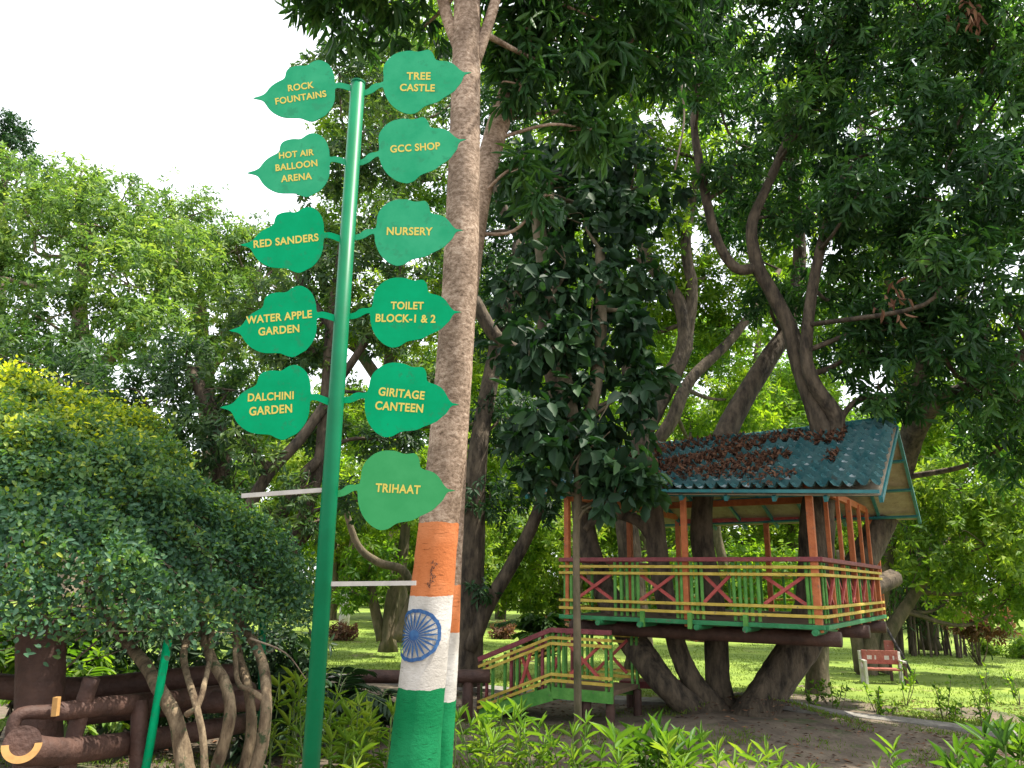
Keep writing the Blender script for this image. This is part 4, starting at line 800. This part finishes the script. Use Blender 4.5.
mb = MB(); mb.tube([c - n_c * .03, c + n_c * .05], [R0 * .97, R0 * .97], 24); mb.build('log_end', M['brown'], LF)
mb = MB(); mb.bar(at(55, 716, 4.83), at(57, 697, 4.83), .035, .03); mb.build('sawn_end', M['cutend'], LF)
mb = MB(); mb.tube([at(140, 800, 5.45), at(150, 745, 5.45), at(168, 640, 5.45)], .028, 12); tag(mb.build('slanting_pole', M['sign'], smooth=True), 'slanting bright green pole under the dome hedge', 'pole')
mb = MB(); mb.tube([at(262, 760, 6.6), at(262, 600, 6.6)], .03, 12); tag(mb.build('upright_pole', M['pole'], smooth=True), 'dark green upright pole at the right skirt of the dome hedge', 'pole')

# low dark log rail behind painted trunk
RL = thing('log_rail', atz(420, 690, 0), 'low dark red log railing behind the painted trunk beside the stair', 'fence')
for (a, b) in (((348, 676, 10.2), (490, 676, 10.2)),):
    p, r = stem_pts([(*a, 6.5), (420, 677, 10.2, 6.5), (*b, 6.5)]); mb = MB(); mb.tube(p, r, 12, rough=.02); mb.build('rail', M['brown'], RL, smooth=True)
for x in (352, 410, 468):
    a = at(x, 678, 10.2); mb = MB(); mb.tube([(a[0], a[1] + .02, -.1), (a[0], a[1] + .02, a[2] - .03)], .07, 10); mb.build('post', M['brown'], RL, smooth=True)
# timber bench under the deck
TB = thing('timber_seat', atz(660, 712, 0), 'dark red plank seat on stub posts under the tree house deck', 'bench')
a, b = at(622, 683, 11.4), at(722, 686, 10.9)
mb = MB(); mb.bar(a, b, .34, .09); mb.build('seat', M['maroon'], TB)
for f in (.1, .5, .9):
    p = a * (1 - f) + b * f; mb = MB(); mb.tube([(p[0], p[1], -.05), (p[0], p[1], p[2] - .045)], .08, 10); mb.build('leg', M['brown'], TB)

# ================================================================== BENCH
bw = atz(882, 690, 0); k = 13.2 / bw[1]; bb_ = np.array([at(884, 679, 14.6)[0], 14.6, 0])
BN = thing('red_bench', bb_, 'weathered red bench with pale armrests on the far lawn', 'bench')
ex = np.array([.985, -.17, 0]); ey = np.array([.17, .985, 0]); ez = np.array([0, 0, 1.]); ba = float(ground_z(bb_[0], bb_[1]))
bq = lambda x, y, z: bb_ + .68 * (ex * x + ey * y) + ez * (z * .64 + ba)
for y in (-.14, -.03, .08):
    mb = MB(); mb.bar(bq(-.46, y, .40), bq(.46, y, .40), .09, .035); mb.build('seat_slat', M['bench_red'], BN, bevel=.005)
mb = MB(); mb.bar(bq(-.46, .2, .70), bq(.46, .2, .70), .035, .24); mb.build('backrest', M['bench_red'], BN, bevel=.006)
for s in (-.49, .49):
    mb = MB(); mb.bar(bq(s, -.2, 0), bq(s, -.2, .6), .05, .06, up=(0, 1, 0)); mb.build('leg', M['white'] if s < 0 else M['brown'], BN, bevel=.005)
    mb = MB(); mb.bar(bq(s, .18, 0), bq(s, .26, .86), .05, .06, up=(0, 1, 0)); mb.build('leg', M['white'], BN, bevel=.005)
    mb = MB(); mb.bar(bq(s, -.24, .61), bq(s, .22, .61), .06, .04); mb.build('armrest', M['white'], BN, bevel=.005)
mb = MB()
for x in (-.27, -.12, .17, .34):
    mb.bar(bq(x - (.06 if x in (-.27, .17) else .02), .178, .69), bq(x + (.06 if x in (-.27, .17) else .02), .178, .69), .006, .07)
mb.build('pale_patch', M['white'], BN)
SB = thing('small_board', bq(.36, .6, 0), 'small red board on a short post just behind the red bench', 'sign board')
mb = MB(); mb.bar(bq(.25, .6, .93), bq(.50, .6, .93), .03, .26); mb.build('board', M['bench_red'], SB, bevel=.005)
mb = MB(); mb.bar(bq(.375, .63, -.05), bq(.375, .63, .95), .04, .04); mb.build('post', M['brown'], SB)
mb = MB(); mb.tube([bq(.86, .1, -.02), bq(.62, .35, .75), bq(.36, .8, 1.6)], .026, 8); tag(mb.build('leaning_pole', M['black'], smooth=True), 'dark thin pole leaning over the right end of the red bench', 'pole')

# ================================================================== PLANTS
def cane_plant(name, label, x, y, n, h, lmat, L, W, seed, group=None, spread=.35, cat='plant', droop=.35, tint=(.1, .9)):
    r = np.random.default_rng(seed); b = np.array([x, y, float(ground_z(x, y))]); t = thing(name, b, label, cat, group); mb = MB(); LV = Leaves()
    for k in range(n):
        a = r.uniform(0, 2 * pi); ro = spread * r.uniform(.05, 1) ** .7; p = b + [ro * cos(a) * .8, ro * sin(a) * .6, -.03]
        hh = h * r.uniform(.55, 1.1); top = p + [ro * cos(a) * .5 + r.normal(0, .06), ro * sin(a) * .4 + r.normal(0, .06), hh]
        q = bez([p, (p + top) / 2 + r.normal(size=3) * .02, top], 5); mb.tube(q, np.linspace(.010, .004, len(q)), 6)
        nl = int(r.integers(12, 19)); f = np.concatenate([r.uniform(.22, 1, nl - 4), np.full(4, .98)]); pts = p[None] * (1 - f)[:, None] + top[None] * f[:, None]
        az = np.arange(nl) * 2.4 + r.uniform(0, 6); el = np.radians(np.where(f > .95, r.uniform(40, 85, nl), r.uniform(15, 62, nl)))
        D = np.stack([np.cos(az) * np.cos(el), np.sin(az) * np.cos(el), np.sin(el)], 1); N = unit(np.stack([-np.cos(az) * np.sin(el), -np.sin(az) * np.sin(el), np.cos(el)], 1) + r.normal(size=(nl, 3)) * .25)
        s = r.uniform(.65, 1.2, nl); st = r.uniform(*tint)
        # two segments per leaf: base half and drooping tip handled by curl
        LV.add(pts, D, N, L * s, W * s, np.clip(st + r.normal(0, .12, nl), 0, 1), r.uniform(droop * .4, droop * 1.3, nl))
    mb.build('stem', M['stem_g'], t); LV.build('foliage', lmat, t, fine=True); return t
GL = 'strap-leaved plants in the foreground bed'
fg = [(345, 742, 7.3, 9, .50, 'yellow green strap-leaved clump just right of the sign pole'), (395, 750, 7.4, 8, .42, 'short strap-leaved clump behind the green painted band'), (292, 735, 6.9, 12, .70, 'tall yellow green strap-leaved clump right of the dome hedge'), (365, 738, 7.1, 11, .55, 'bushy strap-leaved clump between the sign pole and the green painted trunk'),
      (452, 748, 7.2, 5, .5, 'sparse strap-leaved plant right against the green painted trunk'), (500, 752, 7.0, 11, .50, 'strap-leaved clump in front of the stair foot'), (556, 760, 6.9, 9, .46, 'strap-leaved clump left of the thin climber stem'),
      (600, 770, 6.9, 4, .36, 'small strap-leaved plant right of the thin climber stem'), (648, 758, 6.9, 10, .36, 'deep green strap-leaved clump left of the forked tree'), (702, 766, 6.6, 11, .36, 'bright yellow green strap-leaved clump in front of the forked tree'),
      (766, 772, 6.4, 7, .30, 'low strap-leaved clump right of the forked tree foot'), (330, 762, 6.6, 5, .4, 'low strap-leaved plant at the foot of the sign pole'), (420, 775, 6.4, 4, .3, 'low strap-leaved sprig before the green painted band'), (915, 776, 6.5, 7, .36, 'small yellowish strap-leaved plant at the bottom right'),
      (985, 768, 6.6, 11, .5, 'broad dark strap-leaved clump in the bottom right corner'), (1035, 772, 6.6, 8, .42, 'strap-leaved clump cut by the right edge')]
for i, (x, yb, Y, n, h, lb) in enumerate(fg):
    dk = i in (8, 14); p = at(x, 700, Y)
    cane_plant('strap_leaved_plant', lb, p[0], Y, n, h * 1.18, M['lf_lily'], .17 if not dk else .24, .021 if not dk else .045, 700 + i, GL, .33, tint=(.0, .35) if dk else (.1, .7) if i % 3 == 1 else (.3, 1.0))
# cycad-like dark fronds
def frond_plant(name, label, px, Y, n, L, lmat, seed, h0=.2, elo=10, ehi=70, lf=.16, lw=.02, group=None):
    r = np.random.default_rng(seed); p0 = at(px, 680, Y); b = np.array([p0[0], Y, float(ground_z(p0[0], Y))]); t = thing(name, b, label, 'plant', group); mb = MB(); LV = Leaves()
    mb.tube([b - [0, 0, .05], b + [0, 0, h0]], [.07, .06], 8)
    for k in range(n):
        a = k * 2.4 + r.uniform(-.3, .3); e = radians(r.uniform(elo, ehi)); l = L * r.uniform(.7, 1.1); d = np.array([cos(a), sin(a), 0])
        s0 = b + [0, 0, h0]; q = bez([s0, s0 + d * l * .45 * cos(e) + np.array([0, 0, l * .5 * sin(e)]), s0 + d * l * cos(e) * .95 + np.array([0, 0, l * (.75 * sin(e) - .22)])], 8); mb.tube(q, np.linspace(.01, .003, len(q)), 5)
        for side in (-1, 1):
            m_ = len(q) - 2; pp = q[2:]; tg = unit(np.gradient(q, axis=0))[2:]; sd_ = unit(np.cross(tg, np.array([0, 0, 1.]))) * side
            LV.add(pp, sd_ * .8 + tg * .6 + [0, 0, -.2], unit(np.array([0, 0, 1.]) + r.normal(size=(m_, 3)) * .2), lf * r.uniform(.7, 1.1, m_) * np.linspace(1.1, .6, m_), lw, np.clip(r.uniform(.1, .9, m_), 0, 1), .2)
    mb.build('stem', M['stem_g'], t); LV.build('foliage', lmat, t, fine=True); return t
frond_plant('frond_plant', 'dark drooping frond plant on the soil behind the sign pole', 335, 9.0, 26, 1.0, M['lf_fern'], 801, .25, 0, 65, .26, .05)
frond_plant('frond_plant', 'dark spiky frond plant left of the painted trunk', 375, 9.3, 22, .7, M['lf_fern'], 802, .1, 5, 70, .16, .03)
frond_plant('frond_plant', 'dark frond plant hidden under the hedge skirt by the upright pole', 285, 8.4, 20, .9, M['lf_fern'], 803, .3, 0, 60, .22, .05)
frond_plant('vase_palm', 'vase-shaped broad palm-like plant left of the stair landing', 540, 14.5, 22, 1.55, M['lf_bamboo'], 804, .2, 58, 86, .34, .08)
frond_plant('frond_plant', 'leafy clump seen through the log fence below the hedge', 75, 8.0, 26, .9, M['lf_lily'], 805, .3, 10, 75, .24, .05)
frond_plant('frond_plant', 'leafy clump behind the green slanting pole', 150, 8.4, 24, 1.0, M['lf_bamboo'], 806, .3, 10, 75, .24, .05)
for i, (x, Y, lb) in enumerate(((20, 8.6, 'leafy green shrub behind the thick log post'), (110, 9.0, 'leafy dark shrub behind the log rails'), (190, 8.8, 'leafy dark shrub behind the twisted hedge stems'), (255, 8.2, 'dark shrub at the right foot of the dome hedge'))):
    p0 = at(x, 690, Y); b = np.array([p0[0], Y, 0]); t = thing('shrub', b, lb, 'shrub'); mb = MB(); LV = Leaves(); r = np.random.default_rng(440 + i); B = []
    for k in range(4):
        q = b + [r.uniform(-.7, .7), r.uniform(-.3, .3), r.uniform(.35, 1.1)]; B.append((*q, r.uniform(.35, .5))); mb.tube(bez([b + [r.uniform(-.2, .2), 0, -.03], (b + q) / 2 + r.normal(size=3) * .06, q], 4), np.linspace(.02, .008, 9), 6)
    sprays(LV, B, 1.3, .14, .05, 7, -.5, .6, .3, .2, 450 + i); mb.build('stem', M['bark'], t); LV.build('foliage', M['lf_fern'] if i else M['lf_mid'], t)
# saplings along the path
sap = [(845, 705), (878, 700), (906, 690), (944, 708), (990, 700), (1012, 722), (830, 690), (925, 720), (968, 715), (865, 722), (1020, 690), (800, 705)]
sl = ['left of the bench legs', 'just below the bench seat', 'tall one right of the bench', 'twiggy one below the bamboo', 'tallest one near the right edge', 'at the right edge of the path', 'low one beside the stout lawn trunk', 'tiny one on the path edge', 'tiny one between two taller ones', 'tiny one close to the path below the bench', 'far one at the right edge', 'one right of the forked tree']
for i, (x, y) in enumerate(sap):
    p = atz(x, y + 16, 0); hgt_ = [.5, .45, .75, .6, .85, .5, .4, .25, .3, .3, .5, .45][i]
    r = np.random.default_rng(850 + i); b = np.array([p[0], max(p[1], path_y(p[0]) + .7), 0]); t = thing('sapling', b, 'young thin sapling on the lawn edge, ' + sl[i], 'sapling', 'saplings along the path'); mb = MB(); LV = Leaves()
    for k in range(3):
        top = b + [r.normal(0, .10), r.normal(0, .08), hgt_ * r.uniform(.7, 1)]; q = bez([b - [0, 0, .03], (b + top) / 2 + r.normal(size=3) * .03, top], 4); mb.tube(q, np.linspace(.007, .003, len(q)), 5)
        nl = 16; f = r.uniform(.3, 1.02, nl); LV.add(b[None] * (1 - f)[:, None] + top[None] * f[:, None], r.normal(size=(nl, 3)) + [0, 0, .3], unit(r.normal(size=(nl, 3)) + [0, 0, 1]), .085 * r.uniform(.6, 1.2, nl), .034, r.uniform(0, .8, nl), .2)
    mb.build('stem', M['bark_m'], t); LV.build('foliage', M['lf_mid'], t)
# shrubs far away
def shrub(label, x, y, Y, rpx, lmat, seed, L=.12, W=.05, n=3, group=None):
    r = np.random.default_rng(seed); c = at(x, y, Y); R0 = rad(rpx, c); b = np.array([c[0], Y, 0]); t = thing('shrub', b, label, 'shrub', group); mb = MB(); LV = Leaves(); B = []
    for k in range(n):
        q = c + [r.uniform(-.9, .9) * R0, r.uniform(-.5, .5) * R0, r.uniform(-.3, .4) * R0]; B.append((*q, R0 * r.uniform(.6, .9)))
        for _ in range(3): e = q + r.normal(size=3) * R0 * .3; mb.tube(bez([b + [0, 0, -.03], (b + e) / 2 + r.normal(size=3) * .05, e], 4), np.linspace(.02, .006, 9), 5)
    sprays(LV, B, 2.2, L, W, 7, -.5, .8, .3, .3, seed); mb.build('stem', M['bark_m'], t); LV.build('foliage', lmat, t, fine=False)
shrub('red-leaved shrub on the lawn left of the vase-shaped plant', 500, 632, 24, 13, M['lf_red'], 901); shrub('red-leaved shrub right behind the stair landing', 562, 630, 22, 14, M['lf_red'], 902)
shrub('red-leaved shrub behind the painted trunk white band', 345, 636, 22, 12, M['lf_red'], 903); shrub('bare pinkish shrub right of the bamboo clump', 975, 622, 18, 26, M['lf_red'], 904)
shrub('pinkish shrub at the right edge of the lawn', 1020, 650, 20, 20, M['lf_mid'], 905); shrub('red-leaved shrub seen under the tree house deck', 700, 640, 24, 14, M['lf_red'], 906)
shrub('pale green shrub seen under the deck left of the forked tree', 650, 650, 24, 14, M['lf_mid'], 907); shrub('low green shrub in the right far corner of the lawn', 990, 655, 21, 14, M['lf_lit'], 908)
shrub('low green shrub seen between the forks of the tree', 770, 640, 25, 18, M['lf_lit'], 909); shrub('green shrub at the foot of the lawn tree', 430, 640, 23, 16, M['lf_mid'], 910)
# bamboo clump
r = np.random.default_rng(71); p0 = at(935, 664, 20.5); BB = thing('bamboo_clump', (p0[0], 20.5, 0), 'dark dense bamboo clump drooping right of the red bench', 'bamboo'); LV = Leaves(); mb = MB()
for k in range(40):
    q0 = np.array([p0[0] + r.uniform(-1.1, 1.1), 20.5 + r.uniform(-.6, .6), -.05]); a = r.uniform(0, 2 * pi); l = r.uniform(2.2, 3.4)
    q = bez([q0, q0 + [.15 * cos(a), .15 * sin(a), l * .6], q0 + [.7 * cos(a), .7 * sin(a), l], q0 + [1.3 * cos(a), 1.3 * sin(a), l * .85]], 5); mb.tube(q, np.linspace(.03, .008, len(q)), 5)
    m_ = 90; i = r.integers(3, len(q), m_); LV.add(q[i] + r.normal(size=(m_, 3)) * .25, r.normal(size=(m_, 3)) * .6 + [0, 0, -.8], unit(r.normal(size=(m_, 3)) + [0, -.6, .6]), .26 * r.uniform(.6, 1.2, m_), .04, r.uniform(0, 1, m_), .2)
mb.build('cane', M['bark'], BB); LV.build('foliage', M['lf_bamboo'], BB, fine=False)
# hanging vine
mb = MB(); mb.tube(bez([at(680, -60, 8.4), at(683, 0, 8.4), at(681, 70, 8.4), at(684, 120, 8.4), at(675, 170, 8.4)], 8), .012, 6); tag(mb.build('hanging_vine', M['bark_l'], smooth=True), 'long thin bare vine hanging from the canopy top', 'vine')
for L_w, (x, y) in (('upper', (972, 14)), ('lower', (898, 302))):
    LV = Leaves(); r = np.random.default_rng(int(x)); c = at(x, y, 8.3); n = 40 if y < 100 else 18
    LV.add(c + r.normal(size=(n, 3)) * [.10, .1, .12], r.normal(size=(n, 3)) * .6 + [0, 0, -1], unit(r.normal(size=(n, 3))), .17, .045, r.uniform(.4, 1, n), .3)
    tag(LV.build('withered_spray', M['litter']), 'withered brown leaf spray, the %s one hanging in the dark canopy' % L_w, 'dead leaves')
# white-washed trunks far behind the sign pole
for i, (x, lb) in enumerate(((343, 'left one'), (452, 'right one'))):
    base = at(x, 640, 25); p = np.array([base[0], 25, 0]); t = thing('limewashed_tree', p, 'far tree with a white painted lower trunk, ' + lb, 'tree', 'far trees with white painted trunks')
    mb = MB(); mb.tube([p - [0, 0, .1], p + [0, 0, 1.3]], .17, 10); mb.build('painted_trunk', M['white'], t, smooth=True); mb = MB(); mb.tube([p + [0, 0, 1.3], p + [.1, 0, 2.6], p + [.2, 0, 4]], [.165, .13, .07], 10); mb.build('trunk', M['bark_m'], t, smooth=True)
    LV = Leaves(); sprays(LV, [(p[0] + .2, 25, 4.2, 1.2), (p[0] - .5, 25.2, 3.4, .8), (p[0] + .9, 24.8, 3.5, .8)], 2.0, .2, .08, 8, -.4, 1.2, .4, .3, 930 + i); LV.build('crown', M['lf_lit'], t, fine=False)
bpy.context.view_layer.update()
